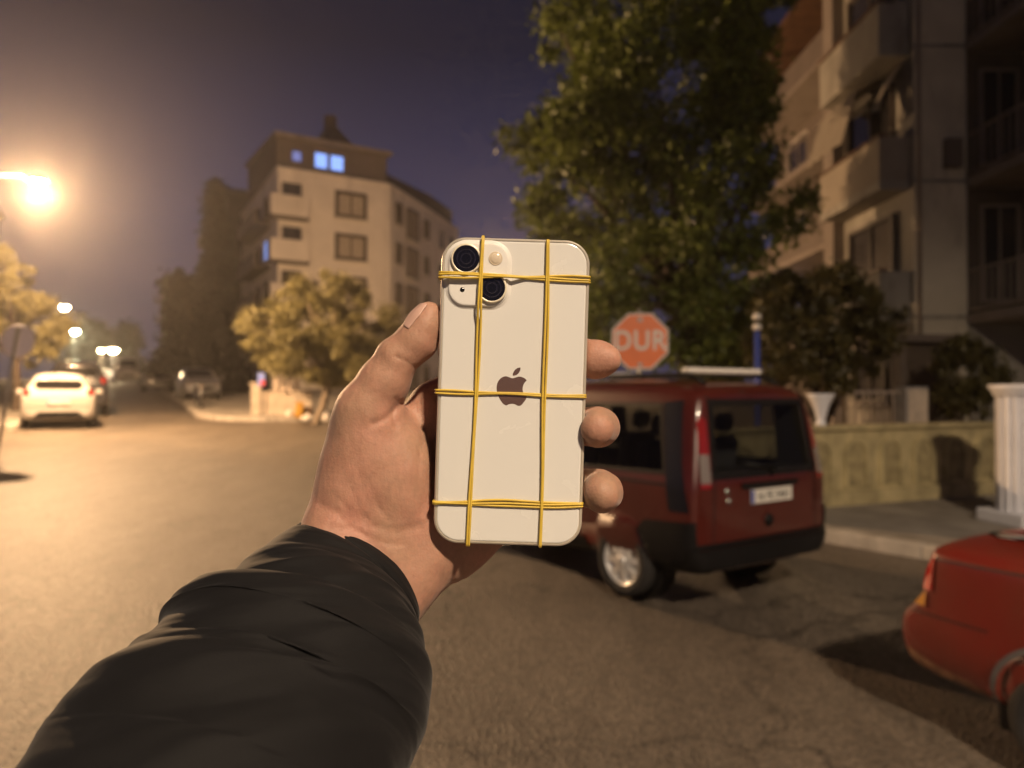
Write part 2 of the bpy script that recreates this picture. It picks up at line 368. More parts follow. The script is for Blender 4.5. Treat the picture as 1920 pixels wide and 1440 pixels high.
def slab(name, outline, h, m, kerb=None, label=None):
    """raised pavement following the slope; kerb = polyline along which kerb stones lie"""
    bm = bmesh.new(); vs = [bm.verts.new((x, y, 0)) for x, y in outline]; bm.faces.new(vs)
    bmesh.ops.triangulate(bm, faces=bm.faces[:])
    for _ in range(7):
        le = [e for e in bm.edges if e.calc_length() > 3.0]
        if not le: break
        bmesh.ops.subdivide_edges(bm, edges=le, cuts=1); bmesh.ops.triangulate(bm, faces=bm.faces[:])
    bmesh.ops.recalc_face_normals(bm, faces=bm.faces[:])
    if bm.faces[0].normal.z < 0: bmesh.ops.reverse_faces(bm, faces=bm.faces[:])
    r = bmesh.ops.extrude_face_region(bm, geom=bm.faces[:])
    up = {v for v in r['geom'] if isinstance(v, bmesh.types.BMVert)}
    for v in bm.verts: v.co.z = elev(v.co.x, v.co.y) + (h if v in up else -.15)
    me = bpy.data.meshes.new(name); bm.to_mesh(me); bm.free()
    o = tag(link(name, me, m), label, kind='structure')
    if kerb:
        pts = [Vector((x, y, 0)) for x, y in kerb]; rng = random.Random(len(kerb))
        for a, b in zip(pts, pts[1:]):
            n = max(1, round((b - a).length / .8)); d = (b - a) / n; u = d.normalized(); nn = Vector((-u.y, u.x, 0))
            for i in range(n):
                p = a + d * i; q = p + d * .985
                mb = MB(); mb.bev(0, (q-p).length, -.09, .09, -.16, h + .012 + rng.uniform(-.004, .006), .015)
                k = mb.build('kerb_stone', M['kerb'], o)
                zz = (elev(p.x, p.y), elev(q.x, q.y)); k.location = (p.x, p.y, zz[0])
                k.rotation_euler = (0, -math.atan2(zz[1]-zz[0], (q-p).length), math.atan2(u.y, u.x))
    return o
kr = [(7.6, 1.5), (6.3, 4.4), (5.15, 6.4), (4.25, 7.7), (3.55, 8.5), (2.7, 9.7), (1.7, 11.4), (-.6, 16.5), (-3.4, 23)]
slab('pavement', kr + [(-3.4, 40), (40, 40), (40, -10), (9, -10)], .13, M['pave'], kr, 'concrete pavement in front of the apartment wall')
kc = [(-3.9, 24.6), (-7.6, 23.3), (-9.2, 23.3), (-10.2, 24.4), (-12.1, 28), (-26, 54)]
slab('pavement', kc + [(-50, 100), (-40, 120), (20, 120), (-1.5, 45), (-3.0, 30)], .13, M['pave'], kc[:5], 'concrete pavement corner under the olive tree')
kl = [(-30, 14.5), (-14.2, 18.1), (-13.1, 18.4), (-12.7, 19.0), (-13.3, 20.5), (-27, 46)]
slab('pavement', kl + [(-60, 110), (-140, 110), (-140, 20)], .13, M['pave'], kl[1:5], 'pale pavement corner beside the white hatchback')
# repair patch and worn joints in the asphalt
for k, (pts, lab) in enumerate(((( (-.6, 4.6), (.5, 5.3), (-.2, 6.1), (-1.5, 5.5)), 'square asphalt repair patch on the road'),)):
    pass

# ------------------------------------------------------------------ surface nets
def surface_nets(F, org, h):
    s = F < 0
    nx, ny, nz = F.shape
    c = np.zeros((nx-1, ny-1, nz-1), np.uint8)
    for dx in (0, 1):
        for dy in (0, 1):
            for dz in (0, 1): c += s[dx:nx-1+dx, dy:ny-1+dy, dz:nz-1+dz]
    act = (c > 0) & (c < 8)
    ix, iy, iz = np.nonzero(act); n = len(ix)
    idx = -np.ones(act.shape, np.int64); idx[ix, iy, iz] = np.arange(n)
    cor = [(dx, dy, dz) for dx in (0, 1) for dy in (0, 1) for dz in (0, 1)]
    val = [F[ix+a, iy+b, iz+cc] for a, b, cc in cor]
    acc = np.zeros((n, 3)); cnt = np.zeros(n)
    for i in range(8):
        for j in range(i+1, 8):
            d = [abs(p-q) for p, q in zip(cor[i], cor[j])]
            if sum(d) != 1: continue
            m = (val[i] < 0) != (val[j] < 0)
            t = np.where(m, val[i] / np.where(m, val[i]-val[j], 1), 0)
            p = np.array(cor[i])[None] + t[:, None] * (np.array(cor[j]) - np.array(cor[i]))[None]
            acc += np.where(m[:, None], p, 0); cnt += m
    v = (acc / cnt[:, None] + np.stack([ix, iy, iz], 1)) * h + org
    fs = []
    for ax in range(3):
        sl0 = [slice(None)]*3; sl1 = [slice(None)]*3
        sl0[ax] = slice(0, -1); sl1[ax] = slice(1, None)
        a = s[tuple(sl0)]; b = s[tuple(sl1)]
        m = a != b
        o1, o2 = [(1, 2), (2, 0), (0, 1)][ax]
        ii = np.array(np.nonzero(m)).T
        ok = (ii[:, o1] > 0) & (ii[:, o2] > 0) & (ii[:, o1] < F.shape[o1]-1) & (ii[:, o2] < F.shape[o2]-1)
        ii = ii[ok]; fl = a[tuple(ii.T)]
        def at(d1, d2):
            q = ii.copy(); q[:, o1] -= d1; q[:, o2] -= d2; return idx[tuple(q.T)]
        q = np.stack([at(1, 1), at(0, 1), at(0, 0), at(1, 0)], 1)
        q = np.where(fl[:, None], q, q[:, ::-1]); fs.append(q)
    return v, np.concatenate(fs)
def np_mesh(name, v, f):
    me = bpy.data.meshes.new(name); n = len(v); k = len(f)
    me.vertices.add(n); me.vertices.foreach_set('co', np.asarray(v, np.float32).ravel())
    me.loops.add(k*4); me.loops.foreach_set('vertex_index', f.astype(np.int32).ravel())
    me.polygons.add(k); me.polygons.foreach_set('loop_start', np.arange(0, 4*k, 4, dtype=np.int32))
    me.polygons.foreach_set('use_smooth', np.ones(k, bool))
    me.update(calc_edges=True); me.validate(); return me
def relax(v, f, it, lam=.5):
    n = len(v)
    e = np.concatenate([f[:, [0, 1]], f[:, [1, 2]], f[:, [2, 3]], f[:, [3, 0]]]); e = np.concatenate([e, e[:, ::-1]])
    deg = np.bincount(e[:, 0], minlength=n)[:, None]
    for _ in range(it):
        a = np.stack([np.bincount(e[:, 0], weights=v[e[:, 1], k], minlength=n) for k in range(3)], 1) / np.maximum(deg, 1)
        v = v + lam * (a - v)
    return v

# ------------------------------------------------------------------ the hand (millimetres in the camera's frame)
DPH = 357.0
def hp(px, py, w):
    d = DPH - w
    return np.array([(px-960)*d/FPX, (720-py)*d/FPX, -d])
def rcone(P, a, b, r1, r2):
    ba = b - a; l2 = ba @ ba; rr = r1 - r2; a2 = l2 - rr*rr; il2 = 1/l2
    pa = P - a; y = pa @ ba; z = y - l2
    x2 = ((pa*l2 - np.outer(y, ba))**2).sum(1); y2 = y*y*l2; z2 = z*z*l2
    k = np.sign(rr)*rr*rr*x2
    d = (np.sqrt(x2*a2*il2) + y*rr)*il2 - r1
    m1 = np.sign(z)*a2*z2 > k; m2 = np.sign(y)*a2*y2 < k
    d = np.where(m2, np.sqrt(x2+y2)*il2 - r1, d)
    return np.where(m1, np.sqrt(x2+z2)*il2 - r2, d)
def ellip(P, c, r, ang=0):
    ca, sa = math.cos(R(ang)), math.sin(R(ang)); q = P - c
    q = np.stack([q[:, 0]*ca + q[:, 1]*sa, -q[:, 0]*sa + q[:, 1]*ca, q[:, 2]], 1)
    r = np.array(r, float); k0 = np.sqrt(((q/r)**2).sum(1)); k1 = np.sqrt(((q/(r*r))**2).sum(1))
    return k0*(k0-1)/np.maximum(k1, 1e-9)
def smin(a, b, k):
    h = np.maximum(k - np.abs(a-b), 0)/k
    return np.minimum(a, b) - h*h*k*.25
PH_ROT = R(-1.75); PH_C = hp(959.5, 734.5, 0)
PHU = np.array([math.cos(PH_ROT), math.sin(PH_ROT), 0]); PHV = np.array([-math.sin(PH_ROT), math.cos(PH_ROT), 0]); PHN = np.array([0, 0, 1.])
PW, PHH, PT, PR = 71.0, 146.6, 8.0, 11.8
def chain(P, pts, k=3):
    d = None
    for (a, b) in zip(pts, pts[1:]):
        x = rcone(P, hp(*a[:3]), hp(*b[:3]), a[3], b[3])
        d = x if d is None else smin(d, x, k)
    return d
THUMB = [(676, 900, -16, 19), (687, 772, -11, 15.0), (722, 714, -9, 12.0), (745, 671, -8, 10.1), (781, 640, -8, 9.9), (796, 612, -7.5, 8.4), (805, 588, -7, 6.1)]
def polydist(px, py, line):
    d = np.full(px.shape, 1e9)
    for (x0, y0), (x1, y1) in zip(line, line[1:]):
        dx, dy = x1-x0, y1-y0; t = np.clip(((px-x0)*dx + (py-y0)*dy)/(dx*dx+dy*dy), 0, 1)
        d = np.minimum(d, np.hypot(px-x0-t*dx, py-y0-t*dy))
    return d
CREASES = [  # (polyline in photograph pixels, width px, depth mm)
 ([(602, 948), (640, 966), (690, 984), (745, 996), (785, 988)], 8, .45),
 ([(618, 990), (660, 992), (705, 1022), (738, 1062), (752, 1100)], 7, .45),
 ([(640, 975), (680, 1000), (720, 1018), (760, 1022)], 4, .45),
 ([(782, 692), (770, 684), (757, 675), (742, 668)], 4, .8),
 ([(775, 700), (762, 690), (750, 684)], 3, .4),
 ([(752, 757), (738, 772), (722, 785), (700, 795)], 6, 1.0),
 ([(742, 750), (735, 775), (742, 800)], 5, .8),
 ([(812, 800), (790, 840), (782, 900), (790, 960)], 7, .5),
 ([(848, 1030), (852, 1060), (846, 1100)], 5, .6), ([(866, 1028), (872, 1056), (866, 1088)], 4, .5), ([(834, 1030), (836, 1060), (830, 1092)], 5, .4),
 ([(690, 900), (705, 945), (730, 975)], 5, .35), ([(672, 880), (684, 930), (700, 965)], 4, .3), ([(655, 905), (668, 945), (690, 975)], 4, .3),
 ([(630, 930), (650, 955), (690, 972)], 4, .4),
]
def hand_sdf(P):
    D = DPH
    d = chain(P, THUMB)
    d = smin(d, ellip(P, hp(706, 862, -17), (24.0, 33, 19), 8), 8)
    d = smin(d, ellip(P, hp(748, 905, -17), (17.5, 27, 17), -6), 8)
    d = smin(d, rcone(P, hp(672, 900, -20), hp(616, 1050, -8), 18, 19.5), 10)
    d = smin(d, rcone(P, hp(748, 955, -24), hp(678, 1085, -12), 20, 19.5), 10)
    d = smin(d, rcone(P, hp(818, 1000, -28), hp(726, 1128, -16), 20, 18.5), 10)
    d = smin(d, ellip(P, hp(846, 1000, -30), (22.5, 27.5, 15), -32), 8)
    d = smin(d, ellip(P, hp(880, 890, -37), (40, 40, 12), 0), 12)
    d = smin(d, rcone(P, hp(775, 900, -32), hp(815, 762, -36), 13, 11.8), 9)
    d = smin(d, rcone(P, hp(700, 800, -22), hp(790, 800, -34), 9, 9), 8)      # web
    idx = chain(P, [(815, 760, -36, 11.8), (945, 676, -42, 10), (1086, 672, -20, 9.9), (1120, 673, -11, 8.8), (1138, 674, -8, 7.0)])
    mid = chain(P, [(850, 815, -42, 12), (1000, 800, -48, 10.5), (1120, 800, -26, 9.8), (1124, 801, -10, 9.2), (1119, 803, .5, 8.2)])
    rng = chain(P, [(885, 880, -42, 11.5), (1010, 905, -48, 10), (1124, 918, -26, 9.8), (1130, 922, -10, 9.4), (1128, 926, -1, 8.6)])
    mid = smin(mid, ellip(P, hp(1119, 802, -4), (7.9, 9.4, 10)), 2); rng = smin(rng, ellip(P, hp(1127, 924, -5), (8.5, 9.5, 10), 12), 2); idx = smin(idx, ellip(P, hp(1118, 676, -11), (11, 8.8, 8.5), 8), 2)
    pky = chain(P, [(920, 950, -42, 10.5), (1010, 980, -42, 8.5), (1048, 985, -28, 7.5), (1058, 980, -18, 7)])
    for x, k in ((idx, 7), (mid, 7), (rng, 7), (pky, 7)):
        d = np.minimum(d, smin(d, x, k)) if x is not None else d
    # skin creases and soft unevenness
    dep = -P[:, 2]; px = 960 + P[:, 0]*FPX/dep; py = 720 - P[:, 1]*FPX/dep
    front = np.clip((D + 34 - dep)/8, 0, 1)
    for line, wd, amt in CREASES:
        d = d + amt*front*np.exp(-(polydist(px, py, line)/wd)**2)
    d = d + .25*np.sin(px*.061 + 1.3*np.sin(py*.043))*np.sin(py*.052 + .7)
    # pressed flat against the phone
    q = P - PH_C; u = np.abs(q @ PHU) - (PW/2 - PR); v = np.abs(q @ PHV) - (PHH/2 - PR); n = np.abs(q[:, 2] + PT/2) - PT/2
    g2 = np.hypot(np.maximum(u, 0), np.maximum(v, 0)) + np.minimum(np.maximum(u, v), 0) - PR
    ph = np.minimum(np.maximum(g2, n), 0) + np.hypot(np.maximum(g2, 0), np.maximum(n, 0))
    return -smin(-d, ph - .15, 1.2)
def sdf_mesh(fn, lo, hi, h, coarse=4, band=2.2):
    n = [int(math.ceil((b-a)/(h*coarse))) for a, b in zip(lo, hi)]
    gc = [lo[i] + h*coarse*np.arange(n[i]+1) for i in range(3)]
    G = np.stack(np.meshgrid(*gc, indexing='ij'), -1).reshape(-1, 3)
    Fc = fn(G).reshape([k+1 for k in n])
    # trilinear upsample
    def up(a, ax):
        m = a.shape[ax]; t = np.arange((m-1)*coarse+1)/coarse; i = np.minimum(t.astype(int), m-2); w = t-i
        sh = [1]*3; sh[ax] = -1; w = w.reshape(sh)
        return np.take(a, i, ax)*(1-w) + np.take(a, i+1, ax)*w
    F = up(up(up(Fc, 0), 1), 2).astype(np.float32)
    ii = np.nonzero(np.abs(F) < band*h*coarse)
    P = np.stack([lo[k] + h*ii[k] for k in range(3)], 1)
    out = np.empty(len(P), np.float32)
    for s0 in range(0, len(P), 400000): out[s0:s0+400000] = fn(P[s0:s0+400000])
    F[ii] = out
    return surface_nets(F, np.array(lo), h)
def to_world(v):
    m = np.array(CM); return (v/1000) @ m[:3, :3].T + m[:3, 3]

person = empty('person', V(500, 1440, .30), 0, 'outstretched left hand in dark jacket sleeve holding the phone up', 'person')
pinv = person.matrix_basis.inverted()
def child_world(o):            # geometry given in world coordinates under an empty that is only translated
    o.matrix_parent_inverse = Matrix.Translation(-o.parent.location); return o
hv, hf = sdf_mesh(hand_sdf, [-112, -118, -428], [64, 52, -338], .95)
hv = relax(hv, hf, 2, .5)
child_world(link('hand', np_mesh('hand', to_world(hv), hf), M['skin'], person))
# thumb nail: a thin curved plate over the distal phalanx
na, nb = hp(772, 622, 3), hp(806, 572, -4)
def nail_sdf(P):
    th = chain(P, THUMB) 
    ax = (nb-na)/np.linalg.norm(nb-na); c = (na+nb)/2
    out = np.array([-.80, .42, .43]); out = out - ax*(out@ax); out /= np.linalg.norm(out); sd = np.cross(ax, out)
    q = P - c; s = q@ax; t = q@sd; o = q@out
    shell = np.abs(th - .15) - .55
    le = np.hypot(np.maximum(np.abs(s)-3.6, 0), t*.62) - 4.2
    return np.maximum(np.maximum(shell, le), -(o-1.5))
nv, nf = sdf_mesh(nail_sdf, [-62, 20, -372], [-34, 50, -342], .45, 2, 3)
if len(nv): 
    nv = relax(nv, nf, 3, .5)
    child_world(link('thumbnail', np_mesh('thumbnail', to_world(nv), nf), M['nail'], person))

# ------------------------------------------------------------------ the sleeve
SL = [  # left px, right px, depth offset w of the ring's middle, thickness ratio
 ((586, 996), (768, 1160), -17, .60), ((573, 984), (774, 1169), -15, .66), ((556, 988), (775, 1180), -12, .70), ((520, 1008), (774, 1200), -6, .74),
 ((470, 1052), (778, 1222), 4, .76), ((430, 1092), (792, 1240), 12, .78), ((388, 1136), (803, 1268), 20, .78), ((318, 1146), (804, 1310), 28, .76), ((298, 1168), (802, 1345), 34, .76),
 ((292, 1196), (794, 1376), 40, .76), ((240, 1246), (782, 1406), 48, .76), ((200, 1282), (764, 1440), 56, .76), ((130, 1326), (735, 1500), 68, .76), ((78, 1384), (700, 1580), 80, .76), ((38, 1450), (660, 1680), 92, .76),
 ((-80, 1600), (600, 1880), 112, .76), ((-300, 1800), (480, 2200), 140, .76), ((-700, 2150), (260, 2700), 172, .76)]
def cr3(p, t):
    n = len(p); i = min(int(t), n-2); u = t-i
    p0 = p[max(i-1, 0)]; p1 = p[i]; p2 = p[i+1]; p3 = p[min(i+2, n-1)]
    return .5*((2*p1) + (-p0+p2)*u + (2*p0-5*p1+4*p2-p3)*u*u + (-p0+3*p1-3*p2+p3)*u**3)
NS, NA = 240, 160
arr = np.array([[*a, *b, w, r] for a, b, w, r in SL], float)
sv = np.zeros((NS+1, NA, 3))
for i in range(NS+1):
    t = i/NS; t = (t**1.25)*(len(SL)-1)
    q = cr3(arr, t); Lp = hp(q[0], q[1], q[4]); Rp = hp(q[2], q[3], q[4]); c = (Lp+Rp)/2; a = (Rp-Lp)/2; la = np.linalg.norm(a)
    qn = cr3(arr, min(t+.05, len(SL)-1.001)); cn = (hp(qn[0], qn[1], qn[4]) + hp(qn[2], qn[3], qn[4]))/2
    ql = cr3(arr, max(t-.05, 0)); cl = (hp(ql[0], ql[1], ql[4]) + hp(ql[2], ql[3], ql[4]))/2
    ta = (cn-cl)/max(np.linalg.norm(cn-cl), 1e-9); au = a/la
    b = np.cross(au, ta); b /= np.linalg.norm(b)
    if b[2] < 0: b = -b
    amp = min(1, max(0, (t-1.2)/2.5))
    for j in range(NA):
        th = 2*math.pi*j/NA; ca, sa = math.cos(th), math.sin(th)
        # folds run round the arm, tilted, with sharp creases between soft rolls
        x = t*.8 + .9*ca + .35*math.sin(2*th+.5)
        n1 = noise.noise(Vector((x*.95, .55*ca+3, .6*sa))); n2 = noise.noise(Vector((x*2.1+7, ca*1.1, sa*1.1+2))); n3 = noise.noise(Vector((x*4.2, ca*2+5, sa*2)))
        n4 = noise.noise(Vector((x*8.5+3, ca*3, sa*3+9)))
        f = 3.2*(.5-2.0*abs(n1)**1.2) + 1.2*n2 + .5*n3 + .3*n4
        edge = abs(ca)**6
        f *= amp*(1-.75*edge)
        f -= 1.5*math.exp(-((t-2.35)/.07)**2) + .35*math.exp(-((t-2.18)/.05)**2) - .4*min(1, max(0, (t-1)/.3))*(1-min(1, max(0, (t-2.2)/.2)))
        sv[i, j] = c + au*la*ca*(1) + b*la*q[5]*sa + (au*ca + b*sa)*f
vv = sv.reshape(-1, 3)
ff = np.array([[i*NA+j, (i+1)*NA+j, (i+1)*NA+(j+1) % NA, i*NA+(j+1) % NA] for i in range(NS) for j in range(NA)])
so = child_world(link('sleeve', np_mesh('sleeve', to_world(vv), ff), M['jacket'], person))

# ------------------------------------------------------------------ the phone
PM = CM @ Matrix.Scale(.001, 4)
def phl(px, py, n=0.0):
    """pixel on the phone's back -> phone coordinates in metres"""
    q = hp(px, py, n) - PH_C; return (q@PHU/1000, q@PHV/1000, n/1000)
pbase = CM @ Vector(PH_C/1000)
def phone_matrix():
    m = Matrix(((PHU[0], PHV[0], 0, 0), (PHU[1], PHV[1], 0, 0), (0, 0, 1, 0), (0, 0, 0, 1)))
    return Matrix.Translation(pbase) @ CM.to_3x3().to_4x4() @ m
PHM = phone_matrix()
phone = empty('phone', (0, 0, 0), 0, 'pale smartphone held upright, its twin-lens back facing the camera', 'phone'); phone.matrix_world = PHM
def rrect(w, h, r, seg=14, cx=0, cy=0):
    out = []
    for k, (sx, sy) in enumerate(((1, 1), (-1, 1), (-1, -1), (1, -1))):
        for i in range(seg+1):
            a = math.pi/2*(k + i/seg); out.append((cx + sx*(w/2-r) + r*math.cos(a), cy + sy*(h/2-r) + r*math.sin(a)))
    return out
def plate(w, h, r, layers, cx=0, cy=0, seg=14):
    """stack of rounded rectangles: (inset, z) from the back to the front, in millimetres"""
    mb = MB(); rings = []
    for ins, z in layers:
        p = rrect(w-2*ins, h-2*ins, max(r-ins, .1), seg, cx, cy); n = len(mb.v); mb.v += [(x/1000, y/1000, z/1000) for x, y in p]; rings.append((n, len(p)))
    for (a, k), (b, _) in zip(rings, rings[1:]):
        for i in range(k): j = (i+1) % k; mb.f.append((a+i, a+j, b+j, b+i))
    a, k = rings[0]; mb.f.append(tuple(a+i for i in reversed(range(k)))); a, k = rings[-1]; mb.f.append(tuple(a+i for i in range(k)))
    return mb
fr = plate(PW, PHH, PR, [(1.0, -PT), (.35, -PT+.15), (0, -PT+.7), (0, -.9), (.25, -.35), (.75, -.05), (1.15, -.05), (1.3, -.5)]).build('frame', M['phoneframe'], phone, False)
bg = plate(PW-3.0, PHH-3.0, PR-1.5, [(0, -1.2), (0, -.35), (.12, -.12), (.5, .02), (1.0, .05)]).build('back_glass', M['phoneglass'], phone)
sc = plate(PW-3, PHH-3, PR-1.5, [(.6, -PT-.15), (.1, -PT-.05), (0, -PT+.3)]).build('screen', M['phonescreen'], phone)
for k, (v0, v1) in enumerate(((24, 31), (36, 46), (50, 60))):
    b = MB(); b.bev(-PW/2000-.0005, -PW/2000+.0003, v0/1000-.008, v1/1000-.008, -.0056, -.0028, .0003); b.build('side_button', M['phoneframe'], phone)
def cyl(name, m, parent, px, py, prof, seg=48):
    u, v, _ = phl(px, py); mb = MB(); mb.lathe([(r/1000, z/1000) for r, z in prof], seg, Matrix.Translation((u, v, 0))); return mb.build(name, m, parent, True)
cu, cv, _ = phl(897.5, 515.5)
cpl = plate(28.0, 29.6, 8.2, [(-1.9, .0), (-1.2, .35), (-.5, .75), (-.1, 1.35), (.3, 1.6), (.9, 1.65)], cu*1000, cv*1000).build('camera_plate', M['phoneplate'], phone)
for px, py in ((874.6, 486.5), (922.5, 541.0)):
    r_ = cyl('lens', M['lensring'], phone, px, py, [(7.2, 1.5), (7.2, 2.7), (7.0, 2.95), (6.5, 3.0), (6.3, 2.9)])
    for rr_ in (4.6, 2.7): cyl('lens_element', mat('coated_lens', (.018, .017, .026), .1, coat=1.0, spec=.9), r_, px, py, [(rr_, 2.93), (rr_-.25, 3.0), (rr_-.5, 2.95)])
    cyl('lens_glass', M['lensblack'], r_, px, py, [(6.35, 2.88), (4.2, 2.9), (2.4, 2.91), (.01, 2.92)])
cyl('flash', M['flash'], phone, 929.5, 485.7, [(3.3, 1.5), (3.3, 1.85), (2.9, 1.95), (2.7, 1.8), (2.6, 1.9), (1.6, 2.2), (.01, 2.3)])
cyl('microphone_hole', M['lensblack'], phone, 867.3, 544, [(1.15, 1.5), (1.15, 1.72), (.01, 1.72)])
def catmull(pts, corners, n=6):
    out = []; k = len(pts)
    for i in range(k):
        p1, p2 = pts[i], pts[(i+1) % k]; p0 = p1 if i in corners else pts[i-1]; p3 = p2 if (i+1) % k in corners else pts[(i+2) % k]
        for s in range(n):
            u = s/n
            out.append(tuple(.5*((2*b) + (-a+c)*u + (2*a-5*b+4*c-d)*u*u + (-a+3*b-3*c+d)*u**3) for a, b, c, d in zip(p0, p1, p2, p3)))
    return out
LB = [(830,505),(765,485),(710,468),(650,480),(590,520),(545,590),(527,670),(530,750),(550,830),(590,910),(640,985),(690,1022),(725,1025),(770,1005),(825,998),(880,1008),(930,1032),(970,1036),(1010,1015),(1060,955),(1095,900),(1112,860),(1070,830),(1040,780),(1028,710),(1045,630),(1080,575),(1108,548),(1070,510),(1010,482),(950,475),(890,492)]
LL = [(835,455),(842,410),(875,350),(925,312),(985,295),(985,340),(957,398),(915,438),(865,455)]
for nm, pts, cn in (('emblem', LB, {21, 27}), ('emblem_leaf', LL, {0, 4})):
    c = [phl(880 + x/10.283, 660 + y/10.283)[:2] for x, y in catmull(pts, cn)]
    mb = MB(); mb.prism(c[::-1], .00000, .00012); mb.build(nm, M['logo'], phone)
# rubber bands
def band(name, label, pts_front, nst, gap, rad, horiz, lift, seed):
    """closed loop of nst strands round the phone; pts_front in photograph pixels from one edge to the other"""
    root = empty(name, (0, 0, 0), 0, label, 'rubber band', 'rubber bands round the phone'); root.matrix_world = PHM
    rng = random.Random(seed)
    (x0, y0), (x1, y1) = pts_front
    a = np.array(phl(x0, y0)[:2])*1000; b = np.array(phl(x1, y1)[:2])*1000
    for s in range(nst):
        ph = rng.uniform(0, 6); off = (s-(nst-1)/2)*gap
        pts = []; N = 60
        for i in range(N+1):
            t = i/N; c = a + (b-a)*t
            o = off*(.75 + .45*math.sin(t*6+ph)) + .22*math.sin(t*11+ph*2)
            c = c + (np.array([0, o]) if horiz else np.array([o, 0]))
            pts.append((c[0], c[1], rad + .15 + lift(c[0], c[1], t) + (.25*s if nst > 2 and s == 1 else 0)))
        e0 = np.array(pts[0]); e1 = np.array(pts[-1]); 
        dr = np.array([1, 0]) if horiz else np.array([0, -1])
        def corner(p, sg):
            r = 1.3; out = []
            for k in range(6):
                an = math.pi/2*k/5; out.append((p[0]+dr[0]*sg*(r*math.sin(an)), p[1]+dr[1]*sg*(r*math.sin(an)), p[2]-r*(1-math.cos(an))))
            return out
        r1 = corner(e1, 1); bk = rad + .2 + PT
        low = [(r1[-1][0], r1[-1][1], -bk+1.3)]; 
        r0 = corner(e0, -1)[::-1]
        back = [(e1[0], e1[1], -bk), ((e0[0]+e1[0])/2, (e0[1]+e1[1])/2, -bk), (e0[0], e0[1], -bk), (r0[0][0], r0[0][1], -bk+1.3)]
        full = r0 + pts[1:-1] + r1 + low + back
        full.append(full[0])
        mb = MB(); mb.tube([Vector(p)/1000 for p in full], rad/1000, 8, False); mb.build('strand', M['rubberband'], root, True)
    return root
def lift_plate(u, v, t):
    d = max(abs(u - cu*1000) - 14, abs(v - cv*1000) - 15)
    return 3.0*max(0, min(1, 1 - d/9.0))
def vlift(u, v, t): return max(lift_plate(u, v, t), .9) if v > -10 else .9*max(0.2, min(1, (v+73)/12))
def hl(u, v, t): return 0
band('rubber_band', 'upright ochre rubber band crossing beside the camera lenses', ((907, 450), (878, 1018)), 2, 1.25, .56, False, lambda u, v, t: max(lift_plate(u, v, t)+.35, .8 if -60 < v < 60 else .6), 1)
band('rubber_band', 'upright ochre rubber band right of the emblem', ((1028, 456), (1013, 1020)), 2, 1.2, .56, False, lambda u, v, t: .8, 2)
band('rubber_band', 'sideways ochre rubber band passing between the two camera lenses', ((829, 516), (1101, 525)), 3, 1.2, .55, True, lambda u, v, t: lift_plate(u, v, t), 3)
band('rubber_band', 'sideways ochre rubber band running across the emblem', ((822, 734.5), (1093, 743)), 2, 1.2, .55, True, lambda u, v, t: 0, 4)
band('rubber_band', 'lowest sideways ochre rubber band near the phone bottom edge', ((817, 942), (1087, 946)), 3, 1.35, .55, True, lambda u, v, t: 0, 5)

# ------------------------------------------------------------------ street lamps
def street_lamp(head, base_xy, label, bulb, col, watts, r=.16, group='street lamps down the road', spot=True):
    hx, hy, hz = head; bx, by = base_xy; z0 = elev(bx, by)
    root = empty('street_lamp', (bx, by, z0), 0, label, 'street lamp', group)
    L = Vector((hx-bx, hy-by, 0)); H = hz - z0
    pb = MB(); pb.tube([(0, 0, 0), (0, 0, .9), (0, 0, .95), (0, 0, H-.3)], [.11, .11, .08, .055], 12); pb.build('pole', M['pole'], root, True)
    if L.length > .2:
        ab = MB(); ab.tube([(0, 0, H-.35), Vector((0, 0, H-.1)) + L*.1, Vector((0, 0, H+.12)) + L*.5, Vector((0, 0, H+.14)) + L*.98], .035, 8); ab.build('arm', M['pole'], root, True)
    rz = math.atan2(L.y, L.x) if L.length > .2 else 0
    hb = MB(); hb.lathe([(.02, .20), (.10, .18), (.20, .10), (.24, .03), (.24, .0), (.21, -.005)], 20, Matrix.Translation(Vector((L.x, L.y, H)))); hb.build('lamp_head', M['pole'], root, True)
    bb = MB(); bb.lathe([(.001, -r*.8), (r*.55, -r*.66), (r*.9, -r*.3), (r, 0), (r*.95, .02), (.001, .02)], 20, Matrix.Translation(Vector((L.x, L.y, H-.01)))); bb.build('bulb', bulb, root, True)
    ld = bpy.data.lights.new('lamp_light', 'SPOT' if spot else 'POINT'); ld.energy = watts; ld.color = col; ld.shadow_soft_size = r*1.1
    if spot: ld.spot_size = R(172); ld.spot_blend = .35
    lo = bpy.data.objects.new('lamp_light', ld); COL.objects.link(lo); lo.parent = root; lo.location = (L.x, L.y, H-.25)
    return root
h = V(70, 340, 17.6); street_lamp(h, (h.x-2.6, h.y-.3), 'brightest street lamp, high above the white hatchback', M['bulb'], SODIUM, 10500, .16, spot=False)
h = V(120, 575, 70); street_lamp(h, (h.x-.6, h.y), 'yellow street lamp, second nearest down the road', M['bulbw'], SODIUM, 7000, .42)
h = V(139, 620, 104); street_lamp(h, (h.x, h.y), 'greenish-white street lamp beyond the yellow one', M['bulbg'], (1, .9, .55), 7000, .62)
h = V(212, 655, 98); street_lamp(h, (h.x, h.y), 'far white street lamp at the road end', M['bulbw'], WARM, 5000, .6)
h = V(190, 656, 101); street_lamp(h, (h.x, h.y), 'small faint orange street lamp left of the far white one', M['bulbw'], SODIUM, 2000, .36)
street_lamp((3.0, -6.0, 8.6), (6.0, -7.4), 'street lamp on the pavement behind the photographer', M['bulbw'], WARM, 8400, .3)
h = V(960, 560, 35); street_lamp(h, (h.x+1.6, h.y+.4), 'added street lamp beyond the junction, unseen behind the phone, brightening the corner block', M['bulbw'], SODIUM, 5000, .2, spot=False)  # added lamp, kept out of sight, to brighten the corner building

